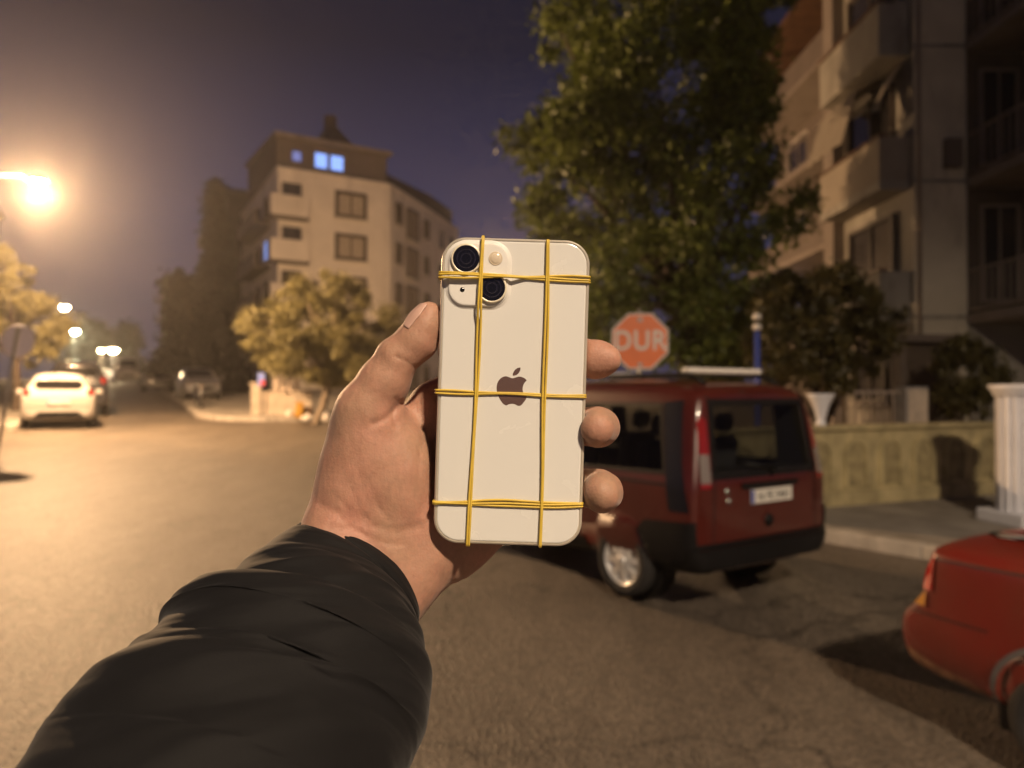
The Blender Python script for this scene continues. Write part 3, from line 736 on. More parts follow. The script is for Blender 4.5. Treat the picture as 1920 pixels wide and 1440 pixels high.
# ------------------------------------------------------------------ generic wall opening pieces
def frame_dir(root_loc, rz): return Matrix.Translation(root_loc) @ Matrix.Rotation(rz, 4, 'Z')
def window(parent, x, z, w, h, y=0.0, m_frame='frame', m_pane='pane', mull=1, sill=True, curtain=False, depth=.10, name='window', t=.07):
    """window in a wall lying in the parent's xz plane, outside is -y"""
    f = MB(); d = depth
    f.box(x, x+w, y-d, y+.02, z, z+t).box(x, x+w, y-d, y+.02, z+h-t, z+h).box(x, x+t, y-d, y+.02, z+t, z+h-t).box(x+w-t, x+w, y-d, y+.02, z+t, z+h-t)
    wo = f.build(name, M[m_frame], parent)
    for k in range(mull):
        mx = x + w*(k+1)/(mull+1); b = MB(); b.box(mx-.025, mx+.025, y-d+.03, y, z+t, z+h-t); b.build('mullion', M[m_frame], wo)
    for k in range(mull+1):
        a = x + t + (w-2*t)*k/(mull+1); c = x + t + (w-2*t)*(k+1)/(mull+1)
        p = MB(); p.box(a+.01, c-.01, y-.03, y-.015, z+t, z+h-t); p.build('pane', M['curtain'] if (curtain and (mull < 2 or k % 2 == 1)) else M[m_pane], wo)
    if sill:
        s = MB(); s.box(x-.1, x+w+.1, y-d-.10, y+.01, z-.07, z-.003); s.build('sill', M['kerb'], wo)
    return wo
def railing(parent, x0, x1, y, z, hgt=.9, n=None, m='rail'):
    r = MB(); r.box(x0, x1, y-.025, y+.025, z+hgt-.05, z+hgt); ro = r.build('railing', M[m], parent)
    r = MB(); r.box(x0, x1, y-.02, y+.02, z+.06, z+.10); r.build('bottom_rail', M[m], ro)
    n = n or max(3, int((x1-x0)/.18))
    for i in range(n+1):
        x = x0 + (x1-x0)*i/n; b = MB(); b.box(x-.012, x+.012, y-.012, y+.012, z+.10, z+hgt-.05); b.build('bar', M[m], ro)
    return ro

# ------------------------------------------------------------------ the corner apartment building (left of centre)
def rot_to(a, b): return math.atan2(b.y-a.y, b.x-a.x)
A = Vector((-15.4, 49, 0)); B = Vector((-8.7, 53.2, 0)); Cc = Vector((-6.5, 61.5, 0)); Dd = Vector((-4.9, 68, 0)); E = Vector((-22.5, 62.0, 0)); F_ = Vector((-12.0, 76, 0))
zb = elev(A.x, A.y)
bld = empty('apartment_building', (A.x, A.y, zb), 0, 'pale five-storey corner apartment block with two blue-lit attic windows', 'building')
HT = 14.6
def rel(p): return (p.x-A.x, p.y-A.y)
w = MB(); w.prism([rel(p) for p in (A, B, Cc, Dd, F_, E)], -1.5, HT); w.build('wall', M['plaster'], bld)
def facade(parent, p, q):
    o = bpy.data.objects.new('facade', None); 
    return (p - A), math.atan2(q.y-p.y, q.x-p.x), (q-p).length
def onface(parent, origin, p, q, fn):
    """call fn with a temporary frame: x along p->q, outside is -y; bake results into the parent's space"""
    before = set(bpy.data.objects)
    fn((q-p).length)
    m = Matrix.Translation(p-origin) @ Matrix.Rotation(math.atan2(q.y-p.y, q.x-p.x), 4, 'Z')
    for o in set(bpy.data.objects) - before:
        if o.parent is parent:
            o.data.transform(m) if o.type == 'MESH' else None
            for c in o.children: c.data.transform(m)
FL = [-.05 + 2.92*k for k in range(5)]
def front_face(L):
    for k in range(5):
        z = FL[k] + .15
        window(bld, 3.85, z+.2, 2.25, 1.8, 0, mull=1, curtain=True, depth=.2, t=.2)
        # recessed balcony bay at the street corner
        r = MB(); r.box(-.6, 1.9, -.62, .01, FL[k]-.3, FL[k]-.12); r.build('balcony_slab', M['trimdark'], bld)
        r = MB(); r.box(-.6, 1.9, -.62, -.5, FL[k]-.119, FL[k]+1.25); r.build('balcony_parapet', M['plaster'], bld)
        window(bld, .25, FL[k], 1.3, 2.2, 0, mull=1, sill=False, depth=.08, name='balcony_door')
def right_face(L):
    for k in range(5):
        z = FL[k]
        window(bld, .9, z+.55, .9, 1.6, 0, mull=0, depth=.2)
        window(bld, 2.9, z-.1, 2.0, 2.3, 0, mull=1, curtain=True, depth=.25, name='balcony_window', t=.15)
        window(bld, 6.4, z+.6, .9, 1.5, 0, mull=0, depth=.2)
def wing_face(L):
    for k in range(5): window(bld, 1.4, FL[k]+.5, 1.1, 1.5, 0, mull=0); window(bld, 4.0, FL[k]+.5, 1.1, 1.5, 0, mull=0)
def street_face(L):
    for k in range(5):
        for x in (1.2, 4.2, 7.2, 10.4):
            if (k, x) == (3, 10.4): window(bld, x, FL[k]+.4, 1.3, 1.5, 0, m_pane='winblue', mull=1)
            else: window(bld, x, FL[k]+.4, 1.3, 1.5, 0, mull=1)
        r = MB(); r.box(5.0, 12.5, -1.1, -.005, FL[k]-.3, FL[k]-.12); r.build('balcony_slab', M['trimdark'], bld)
        r = MB(); r.box(5.0, 12.5, -1.1, -1.0, FL[k]-.12, FL[k]+.85); r.build('balcony_parapet', M['plaster_pink'], bld)
onface(bld, A, A, B, front_face); onface(bld, A, B, Cc, right_face); onface(bld, A, Cc, Dd, wing_face); onface(bld, A, E, A, street_face)
# eaves, attic floor, roof
def inset(pts, d):
    c = sum(pts, Vector((0, 0, 0)))/len(pts); return [p + (c-p).normalized()*d for p in pts]
poly = [A, B, Cc, Dd, F_, E]
w = MB(); w.prism([rel(p) for p in inset(poly, -.12)], HT+.002, HT+.22); w.build('cornice', M['plaster'], bld)
nb_ = Vector((-(B.y-A.y), B.x-A.x, 0)).normalized(); ab_ = (B-A).normalized()
att = [A + ab_*.1 + nb_*.9, B + ab_*.1 + nb_*.9, B - ab_*.5 + nb_*9, A + ab_*.1 + nb_*9]
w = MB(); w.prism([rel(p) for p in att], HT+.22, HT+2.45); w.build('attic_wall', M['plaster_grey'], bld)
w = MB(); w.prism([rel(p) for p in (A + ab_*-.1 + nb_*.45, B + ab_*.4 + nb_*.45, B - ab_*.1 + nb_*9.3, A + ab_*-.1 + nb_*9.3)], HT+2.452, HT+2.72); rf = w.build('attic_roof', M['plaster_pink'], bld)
w = MB(); w.prism([rel(p) for p in inset([B + nb_*2.0 + ab_*.2, Cc, Dd, F_], .7)], HT+.22, HT+1.75); w.build('rear_parapet', M['roofdark'], bld)
w = MB(); n0 = [rel(p) for p in inset(poly, 6.2)]; base = [rel(p) for p in inset(poly, 4.6)]
cx_ = sum(x for x, y in base)/6; cy_ = sum(y for x, y in base)/6
w.v = [(-1+2.2, 6, HT+2.8), (4.6, 7.6, HT+2.8), (3.4, 12, HT+2.8), (-2, 10.5, HT+2.8), (1.6, 7.4, HT+6.0), (1.0, 10.0, HT+6.0)]; w.f = [(0, 1, 4), (1, 2, 5, 4), (2, 3, 5), (3, 0, 4, 5), (0, 3, 2, 1)]
rr_ = w.build('stair_roof', M['roofdark'], bld)
c_ = MB(); c_.box(1.2, 2.0, 7.2, 8.0, HT+4.5, HT+6.3); c_.build('chimney', M['plaster_dark'], rr_)
def attic_face(L):
    window(bld, 1.0, HT+.95, .75, .8, 0, m_pane='winblue2', mull=0, sill=False)
    window(bld, 2.55, HT+.75, 1.0, 1.15, 0, m_pane='winblue', mull=0, sill=False); window(bld, 3.65, HT+.75, 1.05, 1.15, 0, m_pane='winblue', mull=0, sill=False)
onface(bld, A, att[0], att[1], attic_face)

# ------------------------------------------------------------------ dark buildings down the street
def block(name, label, loc, rz, L, W, H, m, floors, lit=(), mlit='winblue2', ncol=4, roof=True):
    z = elev(loc[0], loc[1]); root = empty(name, (loc[0], loc[1], z), rz, label, 'building')
    b = MB(); b.box(0, L, 0, W, -2, H); b.build('wall', M[m], root)
    b = MB(); b.box(-.4, L+.4, -.4, W+.4, H+.002, H+.25); b.build('roof', M['roofdark'], root)
    fh = (H-.6)/floors
    for k in range(floors):
        for c in range(ncol):
            window(root, L*(c+.5)/ncol-.6, .8+fh*k+.3, 1.2, 1.5, 0, m_pane=mlit if (k, c) in lit else 'pane', mull=1, sill=False)
        s = MB(); s.box(L*.1, L*.45, -1.1, -.004, .75+fh*k-.2, .75+fh*k); s.build('balcony_slab', M[m], root)
        s = MB(); s.box(L*.1, L*.45, -1.1, -1.0, .75+fh*k, .75+fh*k+.85); s.build('balcony_parapet', M[m], root)
    return root
rzs = math.atan2(-ST.y, -ST.x)          # facades along the street, right-hand side
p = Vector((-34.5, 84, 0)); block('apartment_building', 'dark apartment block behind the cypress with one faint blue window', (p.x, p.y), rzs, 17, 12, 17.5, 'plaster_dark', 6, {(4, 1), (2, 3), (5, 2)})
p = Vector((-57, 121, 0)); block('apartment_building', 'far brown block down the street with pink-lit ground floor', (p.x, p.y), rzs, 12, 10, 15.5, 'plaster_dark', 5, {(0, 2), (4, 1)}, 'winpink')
rzl = math.atan2(ST.y, ST.x)
p = Vector((-27, 36, 0)); block('apartment_building', 'dim block behind the bright lamp with two small blue windows', (p.x, p.y), rzl, 16, 12, 11.8, 'plaster_grey', 4, {(3, 0), (2, 1), (3, 1)}, 'winblue')
p = Vector((-66, 150, 0)); block('apartment_building', 'low distant building closing the far end of the road', (p.x, p.y), R(28), 30, 10, 7, 'plaster_grey', 2, {(1, 1)}, 'winblue2', 6)

# ------------------------------------------------------------------ the right-hand apartment building
FX = 9.72
apt = empty('apartment_building', (FX, 31, 0), 0, 'drab balconied apartment block filling the right, one balcony shaded by an awning', 'building')
apt.rotation_euler = (0, 0, R(-90))     # local x runs towards the camera, -y is the street side
def L_(Y): return 31 - Y
SLB = [.5 + 2.92*k for k in range(7)]
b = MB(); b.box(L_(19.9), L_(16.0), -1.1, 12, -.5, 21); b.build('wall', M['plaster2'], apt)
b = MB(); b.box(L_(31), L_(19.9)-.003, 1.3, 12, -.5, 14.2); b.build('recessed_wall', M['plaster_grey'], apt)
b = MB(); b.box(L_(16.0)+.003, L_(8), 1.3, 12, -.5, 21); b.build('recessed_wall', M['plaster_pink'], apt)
b = MB(); b.box(L_(19.88), L_(19.3), -1.4, -1.102, -.5, 21); b.build('pilaster', M['plaster_pink'], apt)
for k in range(1, 7):
    z = SLB[k]
    if k < 5:            # far recessed balconies
        s = MB(); s.v = [(L_(30.5), -.1, z-.16), (L_(20.0), -.1, z-.16), (L_(20.0), 1.29, z-.32), (L_(30.5), 1.29, z-.32), (L_(30.5), -.1, z), (L_(20.0), -.1, z), (L_(20.0), 1.29, z), (L_(30.5), 1.29, z)]
        s.f = [(3,2,1,0), (4,5,6,7), (0,1,5,4), (1,2,6,5), (2,3,7,6), (3,0,4,7)]; s.build('balcony_slab', M['plaster_pink'], apt)
        if k in (2, 4):
            s = MB(); s.box(L_(30.4), L_(20.1), -.08, .02, z+.001, z+.85); s.build('balcony_parapet', M['plaster_grey'], apt)
        else: railing(apt, L_(30.4), L_(20.1), -.05, z, .9, 26)
        window(apt, L_(29.6), z+.05, 2.0, 2.2, 1.3, mull=1, sill=False, m_frame='framew', name='balcony_door')
        if k != 2: window(apt, L_(26.4), z+.6, 1.4, 1.4, 1.3, mull=1, sill=True)
    # street side of the projecting bay: balconies with solid parapets
    s = MB(); s.box(L_(19.25), L_(16.15), -1.75, -1.104, z-.2, z); s.build('balcony_slab', M['plaster2'], apt)
    s = MB(); s.box(L_(19.25), L_(16.15), -1.75, -1.65, z+.001, z+.95); s.build('balcony_parapet', M['awning' if k == 2 else 'plaster2'], apt)
    s = MB(); s.box(L_(16.25), L_(16.15), -1.649, -1.104, z+.001, z+.949); s.build('balcony_cheek', M['awning' if k == 2 else 'plaster2'], apt)
    s = MB(); s.box(L_(19.28), L_(16.1), -1.80, -1.60, z+.955, z+1.0); s.build('handrail', M['wood'], apt)
    window(apt, L_(18.9), z+.05, 2.2, 2.3, -1.1, mull=1, sill=False, name='balcony_door')
    # near recessed balcony at the frame's right edge
    s = MB(); s.box(L_(15.97), L_(9.0), .02, 1.29, z-.2, z); s.build('balcony_slab', M['plaster_pink'], apt)
    railing(apt, L_(15.95), L_(11.0), .06, z, .95, 26)
def bay_end(L):
    b = MB(); b.box(0, 1.13, -.03, -.003, -.5, 21); b.build('end_wall', mat('lit_end_render', (.58, .53, .42), .85, var=.18, vscale=.8, bump=.2, bscale=30, dirt=(.30, .26, .19), dscale=1.0), apt)  # paler sheet over the wall: the light on this end is painted in
    for k in range(1, 7):
        z = SLB[k]
        b = MB(); b.box(1.16, 2.39, -.02, -.003, z+.001, z+2.7); b.build('recess_panel', M['trimdark'], apt)
        window(apt, 1.40, z+.25, .85, 2.1, -.02, mull=1, sill=False, m_frame='rail', depth=.07)
        b = MB(); b.box(-.02, 1.12, -.05, -.031, z-.1, z-.03); b.build('string_course', M['plaster2'], apt)
    b = MB(); b.box(.62, .95, -.22, -.031, SLB[2]+.2, SLB[2]+.8); b.build('air_conditioner', M['plaster_grey'], apt)
onface(apt, Vector((0, 0, 0)), Vector((L_(16.0), -1.1, 0)), Vector((L_(16.0), 1.3, 0)), bay_end)
# ground-floor openings
window(apt, L_(18.6), 1.5, 1.5, 1.6, -1.1, mull=1); window(apt, L_(26.0), 1.2, 1.5, 1.6, 1.3, mull=1)
# top gable frame on the far wing
s = MB(); s.box(L_(30.9), L_(19.95), -.5, 2.5, 14.25, 14.42); s.build('roof_frame', M['wood'], apt)
s = MB(); s.box(L_(28.2), L_(28.05), -.5, -.3, 11.6, 14.248); s.build('roof_post', M['wood'], apt)
# awning hung over the third balcony
aw = MB(); z = SLB[2]; NA_ = 10; w_a = 1.9
for i in range(NA_):
    x0 = L_(19.2) + w_a*i/NA_; x1 = L_(19.2) + w_a*(i+1)/NA_
    f0 = .05*math.sin(i*2.1); f1 = .05*math.sin((i+1)*2.1)
    aw.quad((x0, -1.12, z+2.72), (x1, -1.12, z+2.72), (x1, -1.75+f1, z+2.4), (x0, -1.75+f0, z+2.4)); aw.quad((x0, -1.75+f0, z+2.4), (x1, -1.75+f1, z+2.4), (x1, -2.1+f1, z+1.18), (x0, -2.1+f0, z+1.18))
ao = aw.build('awning', M['awning'], apt)
sm = ao.modifiers.new('s', 'SOLIDIFY'); sm.thickness = .012
s = MB(); s.v = [(L_(16.9), -1.12, z+2.7), (L_(16.2), -1.12, z+2.7), (L_(16.2), -1.9, z+1.5), (L_(16.45), -1.6, z+1.6)]; s.f = [(0, 1, 2, 3)]; ao2 = s.build('awning_side', M['awning'], apt)
sm = ao2.modifiers.new('s', 'SOLIDIFY'); sm.thickness = .012
s = MB(); s.tube([(L_(15.94), -1.0, 0), (L_(15.94), -1.0, 20)], .045, 8); s.build('drain_pipe', M['rail'], apt, True)
# a blue-lit window low in the far wing, seen through the shrub
window(apt, L_(28.9), SLB[2]-1.9, 1.1, 1.5, 1.28, m_pane='winblue', mull=0, sill=False)

# ------------------------------------------------------------------ garden wall, pillar, urn, fence
W0 = Vector((2.6, 9.35, 0)); W1 = Vector((7.45, 11.45, 0)); WL = (W1-W0).length; wz = elev(4, 10) + .13
gw = empty('garden_wall', (W0.x, W0.y, wz-.02), math.atan2(W1.y-W0.y, W1.x-W0.x), 'low yellowish stone garden wall with blind arches behind the van', 'wall')
b = MB(); b.box(0, WL, 0, .22, 0, 1.02); b.build('wall_body', M['gwall'], gw)
b = MB(); b.bev(-.04, WL+.04, -.06, .28, 1.022, 1.09, .015); b.build('coping', M['gwall'], gw)
b = MB(); b.bev(-.02, WL, -.09, -.002, 0, .20, .012); b.build('plinth', M['gwall'], gw)
def arch_pts(cx, z0, w, h, n=10):
    out = [(cx-w/2, z0)]; r = w/2
    for i in range(n+1):
        a = math.pi - math.pi*i/n; out.append((cx + r*math.cos(a), z0+h-r*1.1 + r*1.1*math.sin(a)))
    out.append((cx+w/2, z0)); return out
na_ = 8
for i in range(na_):
    cx = (i+.5)*WL/na_
    o_ = arch_pts(cx, .26, .44, .66); i_ = arch_pts(cx, .26, .34, .60)
    mb = MB(); n = len(o_)
    mb.v = [(x, -.035, z) for x, z in o_] + [(x, -.035, z) for x, z in i_] + [(x, .0, z) for x, z in o_] + [(x, .0, z) for x, z in i_]
    for j in range(n-1):
        mb.f += [(j, j+1, n+j+1, n+j), (j, 2*n+j, 2*n+j+1, j+1), (n+j, n+j+1, 3*n+j+1, 3*n+j)]
    mb.build('arch_moulding', M['gwall'], gw)
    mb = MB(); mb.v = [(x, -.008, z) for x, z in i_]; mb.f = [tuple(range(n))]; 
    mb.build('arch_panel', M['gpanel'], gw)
# fluted white gate pillar
gp = V(1915, 985, 8.9); gz = elev(gp.x, gp.y) + .13
pil = empty('gate_pillar', (gp.x+.05, gp.y, gz), R(8), 'white fluted gate pillar at the right edge beside the wall', 'pillar')
def fluted(r, n, seg, amp):
    return [((r - amp*max(0, math.cos(n*a))**.7)*math.cos(a), (r - amp*max(0, math.cos(n*a))**.7)*math.sin(a)) for a in [2*math.pi*i/seg for i in range(seg)]]
b = MB(); b.prism(fluted(.30, 18, 216, .03), .16, 1.52); b.build('shaft', M['white'], pil)
b = MB(); b.bev(-.36, .36, -.36, .36, 0, .158, .02); b.build('base', M['white'], pil)
b = MB(); b.lathe([(.305, 1.522), (.33, 1.54), (.33, 1.58), (.36, 1.60), (.38, 1.66), (.001, 1.67)], 40); b.build('capital', M['white'], pil, True)
# white urn standing on the wall
up_ = V(1546, 790, 10.05)
urn = empty('planter_urn', (up_.x, up_.y+.12, wz+1.07), 0, 'white flared planter urn standing on the garden wall beside the van', 'urn')
b = MB(); b.lathe([(.001, 0), (.07, 0), (.07, .03), (.05, .06), (.065, .12), (.11, .28), (.17, .40), (.19, .43), (.17, .43), (.15, .40), (.001, .38)], 24); b.build('bowl', M['white'], urn, True)
# iron fence and cabinet in the garden
fz = wz
fn_ = empty('iron_fence', V(1575, 800, 12.6), 0, 'dark iron bar fence in the garden behind the wall', 'fence'); fn_.location.z = fz
railing(fn_, 0, 1.15, 0, .2, 1.35, 9)
cb = empty('utility_cabinet', V(1700, 800, 12.4), R(10), 'pale grey cabinet door beside the iron fence in the garden', 'cabinet'); cb.location.z = fz
b = MB(); b.bev(0, .42, 0, .3, 0, 1.62, .015); b.build('box', M['galv'], cb); b = MB(); b.bev(.03, .39, -.02, -.002, .9, 1.58, .006); b.build('door', M['stone'], cb)
dw = empty('garden_door', V(1690, 800, 14.5), R(10), 'dark entrance recess of the block behind the garden cabinet', 'door'); dw.location.z = fz
b = MB(); b.box(0, .12, 0, .3, 0, 2.5).box(.95, 1.07, 0, .3, 0, 2.5).box(-.25, 1.3, -.15, .3, 2.502, 2.65); b.build('door_frame', M['plaster_grey'], dw)
b = MB(); b.box(.121, .949, .1, .15, 0, 2.5); b.build('door_leaf', M['trimdark'], dw)
# blue post with a painted-in glow and two pale caps
bp_ = V(1420, 760, 11.6)
bpo = empty('blue_marker_post', (bp_.x, bp_.y, elev(bp_.x, bp_.y)+.13), 0, 'slim blue post, its glow painted in, with two white caps rising behind the van roof', 'post')
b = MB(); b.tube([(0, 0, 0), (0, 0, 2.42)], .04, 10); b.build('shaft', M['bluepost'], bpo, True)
for z0 in (2.44, 2.60): b = MB(); b.lathe([(.001, z0), (.06, z0+.01), (.07, z0+.05), (.05, z0+.09), (.001, z0+.10)], 14); b.build('cap', M['signwhite'], bpo, True)
b = MB(); b.tube([(0, 0, 2.42), (0, 0, 2.62)], .02, 8); b.build('stem', M['pole'], bpo)

# ------------------------------------------------------------------ signs
def text_mesh(s, size, ext):
    cu_ = bpy.data.curves.new('t', 'FONT'); cu_.body = s; cu_.size = size; cu_.extrude = ext; cu_.align_x = 'CENTER'; cu_.align_y = 'CENTER'; cu_.offset = size*.014; cu_.space_character = 1.1
    o = bpy.data.objects.new('t', cu_); COL.objects.link(o); dg = bpy.context.evaluated_depsgraph_get()
    me = bpy.data.meshes.new_from_object(o.evaluated_get(dg)); bpy.data.objects.remove(o); bpy.data.curves.remove(cu_); me.materials.clear(); return me
sp = V(1200, 640, 11.4); sgz = elev(sp.x, sp.y)+.13
sg = empty('stop_sign', (sp.x, sp.y, sgz), R(-4), 'orange-red octagonal stop sign lettered DUR above the van', 'sign')
zc = sp.z - sgz; ro8 = .445
def octa(r): return [(r*math.cos(R(22.5+45*i))/math.cos(R(22.5))*.962, r*math.sin(R(22.5+45*i))/math.cos(R(22.5))*.962) for i in range(8)]
RX = Matrix.Translation((0, 0, zc)) @ Matrix.Rotation(R(90), 4, 'X')
b = MB(); b.prism(octa(ro8), -.004, .0).xf(RX); b.build('border', M['signwhite'], sg)
b = MB(); b.prism(octa(ro8-.025), .001, .003).xf(RX); b.build('face', M['signred'], sg)
me = text_mesh('DUR', .40, .0012); me.transform(RX @ Matrix.Translation((0, 0, .005)) @ Matrix.Diagonal((.92, 1.06, 1, 1))); link('lettering', me, M['signwhite'], sg)
b = MB(); b.tube([(0, .035, 0), (0, .035, zc+.5)], .03, 10); b.build('post', M['galv'], sg, True)
for z in (zc+.33, zc-.36): b = MB(); b.box(-.035, .035, -.012, .004, z-.03, z+.03); b.build('clamp', M['galv'], sg)
# round sign seen from behind, on a leaning post
rp0 = V(-6, 857, 14.0); rp1 = V(30, 639, 14.0)
rs = empty('round_sign', (rp0.x, rp0.y, elev(rp0.x, rp0.y)), 0, 'round traffic sign seen from behind on a leaning post at left', 'sign')
d_ = rp1 - rs.location
b = MB(); b.tube([(0, 0, 0), d_ * 1.12], .035, 10); b.build('post', M['galv'], rs, True)
b = MB(); b.lathe([(.001, .012), (.26, .012), (.30, .008), (.31, -.01), (.001, -.01)], 36, Matrix.Translation(d_ + Vector((0, .05, 0))) @ Matrix.Rotation(R(9), 4, 'Y') @ Matrix.Rotation(R(90), 4, 'X')); b.build('disc', M['signback'], rs)

# ------------------------------------------------------------------ vehicles
def eval_mesh(o):
    dg = bpy.context.evaluated_depsgraph_get(); dg.update(); return bpy.data.meshes.new_from_object(o.evaluated_get(dg))
def loft(stations, lean):
    rings = []
    for x, hw, zb_, bt, zt, hr in stations:
        z6 = max(zt-.10, bt+.35*(zt-bt)); z7 = max(zt-.025, bt+.7*(zt-bt))
        half = [(.76*hw, zb_), (.955*hw, zb_+.06), (hw, zb_+.28), (hw*1.0, zb_+.28+(bt-.34-zb_)*.22), (hw*1.0, zb_+.28+(bt-.34-zb_)*.45), (hw*.998, bt-.06), (hw*.985, bt), ((hw*.985*.45+hr*.55), bt+(z6-bt)*.55), (hr, z6), (hr-.06, z7), (hr*.55, zt+.012), (0, zt+.02)]
        ring = [(x+lean(x, z), y, z) for y, z in half] + [(x+lean(x, z), -y, z) for y, z in half[-2::-1]]
        rings.append(ring)
    mb = MB(); k = len(rings[0])
    for r in rings: mb.v += r
    for i in range(len(rings)-1):
        for j in range(k):
            j2 = (j+1) % k; mb.f.append((i*k+j, (i+1)*k+j, (i+1)*k+j2, i*k+j2))
    for i, fl in ((0, False), (len(rings)-1, True)):
        for j in range(k//2):
            q = (i*k+j, i*k+j+1, i*k+k-2-j, i*k+k-1-j)
            q = q if len(set(q)) == 4 else q[:3]
            mb.f.append(tuple(reversed(q)) if fl else q)
    return mb
def fine(poly2, step=.07):
    bm = bmesh.new(); bm.faces.new([bm.verts.new((a, b, 0)) for a, b in poly2]); bmesh.ops.triangulate(bm, faces=bm.faces[:])
    for _ in range(6):
        le = [e for e in bm.edges if e.calc_length() > step]
        if not le: break
        bmesh.ops.subdivide_edges(bm, edges=le, cuts=1); bmesh.ops.triangulate(bm, faces=bm.faces[:])
    return bm
RAYS = {'L': (lambda a, b: (Vector((a, 3, b)), Vector((0, -1, 0)))), 'R': (lambda a, b: (Vector((a, -3, b)), Vector((0, 1, 0)))), 'B': (lambda a, b: (Vector((-2, a, b)), Vector((1, 0, 0)))), 'F': (lambda a, b: (Vector((7, a, b)), Vector((-1, 0, 0))))}
def panel(name, bvh, poly2, side, m, parent, off=.004, thick=.0, step=.07):
    """piece of trim laid on the bodywork, following its curve"""
    bm = fine(poly2, step); dead = []
    for v in bm.verts:
        o, d = RAYS[side](v.co.x, v.co.y); hit, nrm, _, _ = bvh.ray_cast(o, d)
        if hit is None: dead.append(v); continue
        if nrm.dot(d) > 0: nrm = -nrm
        v.co = hit + nrm*off
    if dead: bmesh.ops.delete(bm, geom=dead, context='VERTS')
    bmesh.ops.recalc_face_normals(bm, faces=bm.faces[:])
    c = sum((f.normal for f in bm.faces), Vector())
    if c.dot(RAYS[side](0, 0)[1]) > 0: bmesh.ops.reverse_faces(bm, faces=bm.faces[:])
    me = bpy.data.meshes.new(name); bm.to_mesh(me); bm.free()
    o = link(name, me, m, parent, True)
    if thick: s = o.modifiers.new('s', 'SOLIDIFY'); s.thickness = thick; s.offset = 1
    return o
def ringpoly(poly2, d):
    c = Vector((sum(a for a, b in poly2)/len(poly2), sum(b for a, b in poly2)/len(poly2)))
    return [(a + (d if a > c.x else -d), b + (d if b > c.y else -d)) for a, b in poly2]
def seal(name, bvh, poly2, d, side, m, parent, off=.005):
    """rubber seal: a ring round an opening"""
    out = ringpoly(poly2, d); n = len(poly2); mb = MB(); k = 8
    def pr(a, b):
        o, dd = RAYS[side](a, b); hit, nrm, _, _ = bvh.ray_cast(o, dd)
        if hit is None: return None
        if nrm.dot(dd) > 0: nrm = -nrm
        return hit + nrm*off
    for i in range(n):
        j = (i+1) % n
        for s in range(k):
            t0, t1 = s/k, (s+1)/k
            L2 = lambda p, q, t: (p[0]+(q[0]-p[0])*t, p[1]+(q[1]-p[1])*t)
            q = [pr(*L2(poly2[i], poly2[j], t0)), pr(*L2(poly2[i], poly2[j], t1)), pr(*L2(out[i], out[j], t1)), pr(*L2(out[i], out[j], t0))]
            if None not in q: mb.quad(*q)
    return mb.build(name, m, parent)
def wheel(parent, x, y, r, wd, spokes=7, hub='alloy', name='wheel', simple=False):
    s = 1 if y > 0 else -1
    root_m = Matrix.Translation((x, y, r)) @ Matrix.Rotation(R(-90*s), 4, 'X')
    seg = 20 if simple else 44; rr = r*.66
    t = MB(); t.lathe([(rr, -wd/2), (r*.90, -wd/2-.005), (r*.975, -wd/2+.02), (r, -wd/4), (r, wd/4), (r*.975, wd/2-.02), (r*.90, wd/2+.005), (r*.74, wd/2), (rr, wd/2-.02), (rr, -wd/2)], seg, root_m)
    wo = t.build(name, M['rubber'], parent, True)
    b = MB(); b.lathe([(rr+.002, wd/2-.005), (rr*.94, wd/2-.012), (rr*.90, wd/2-.05), (rr*.5, wd/2-.06), (.001, wd/2-.06)], seg, root_m); b.build('rim', M['alloy' if not simple else hub], wo, True)
    if simple: return wo
    for k in range(spokes):
        a = 2*math.pi*k/spokes; mm = root_m @ Matrix.Rotation(a, 4, 'Z'); b = MB()
        b.v = [(.03, -.022, wd/2-.005), (.03, .022, wd/2-.005), (rr*.93, .045, wd/2-.02), (rr*.93, -.015, wd/2-.02), (.03, -.03, wd/2-.05), (.03, .03, wd/2-.05), (rr*.93, .055, wd/2-.055), (rr*.93, -.025, wd/2-.055)]
        b.f = [(0, 3, 2, 1), (0, 1, 5, 4), (1, 2, 6, 5), (2, 3, 7, 6), (3, 0, 4, 7)]; b.xf(mm); b.build('spoke', M[hub], wo)
    b = MB(); b.lathe([(.045, wd/2-.03), (.045, wd/2+.002), (.03, wd/2+.008), (.001, wd/2+.008)], 18, root_m); b.build('hub_cap', M[hub], wo, True)
    return wo
def cut(o, cutters):
    for c in cutters:
        m = o.modifiers.new('b', 'BOOLEAN'); m.object = c; m.operation = 'DIFFERENCE'; m.solver = 'EXACT'
    me = eval_mesh(o); old = o.data; o.modifiers.clear(); o.data = me; bpy.data.meshes.remove(old)
    for c in cutters: bpy.data.objects.remove(c)
def cutter_cyl(parent, x, y0, y1, r):
    b = MB(); b.tube([(x, y0, r*.92), (x, y1, r*.92)], r, 32); o = b.build('cutter', None, parent); return o
def cutter_prism(poly2, side, lo, hi, parent):
    if side == 'y': f = lambda a, b, t: (a, t, b)
    else: f = lambda a, b, t: (t, a, b)
    n = len(poly2); mb = MB(); mb.v = [f(a, b, lo) for a, b in poly2] + [f(a, b, hi) for a, b in poly2]
    mb.f = [tuple(range(n)), tuple(reversed(range(n, 2*n)))] + [(i, n+i, n+(i+1) % n, (i+1) % n) for i in range(n)]
    o = mb.build('cutter', None, parent)
    bm = bmesh.new(); bm.from_mesh(o.data); bmesh.ops.recalc_face_normals(bm, faces=bm.faces[:]); bm.to_mesh(o.data); bm.free(); return o
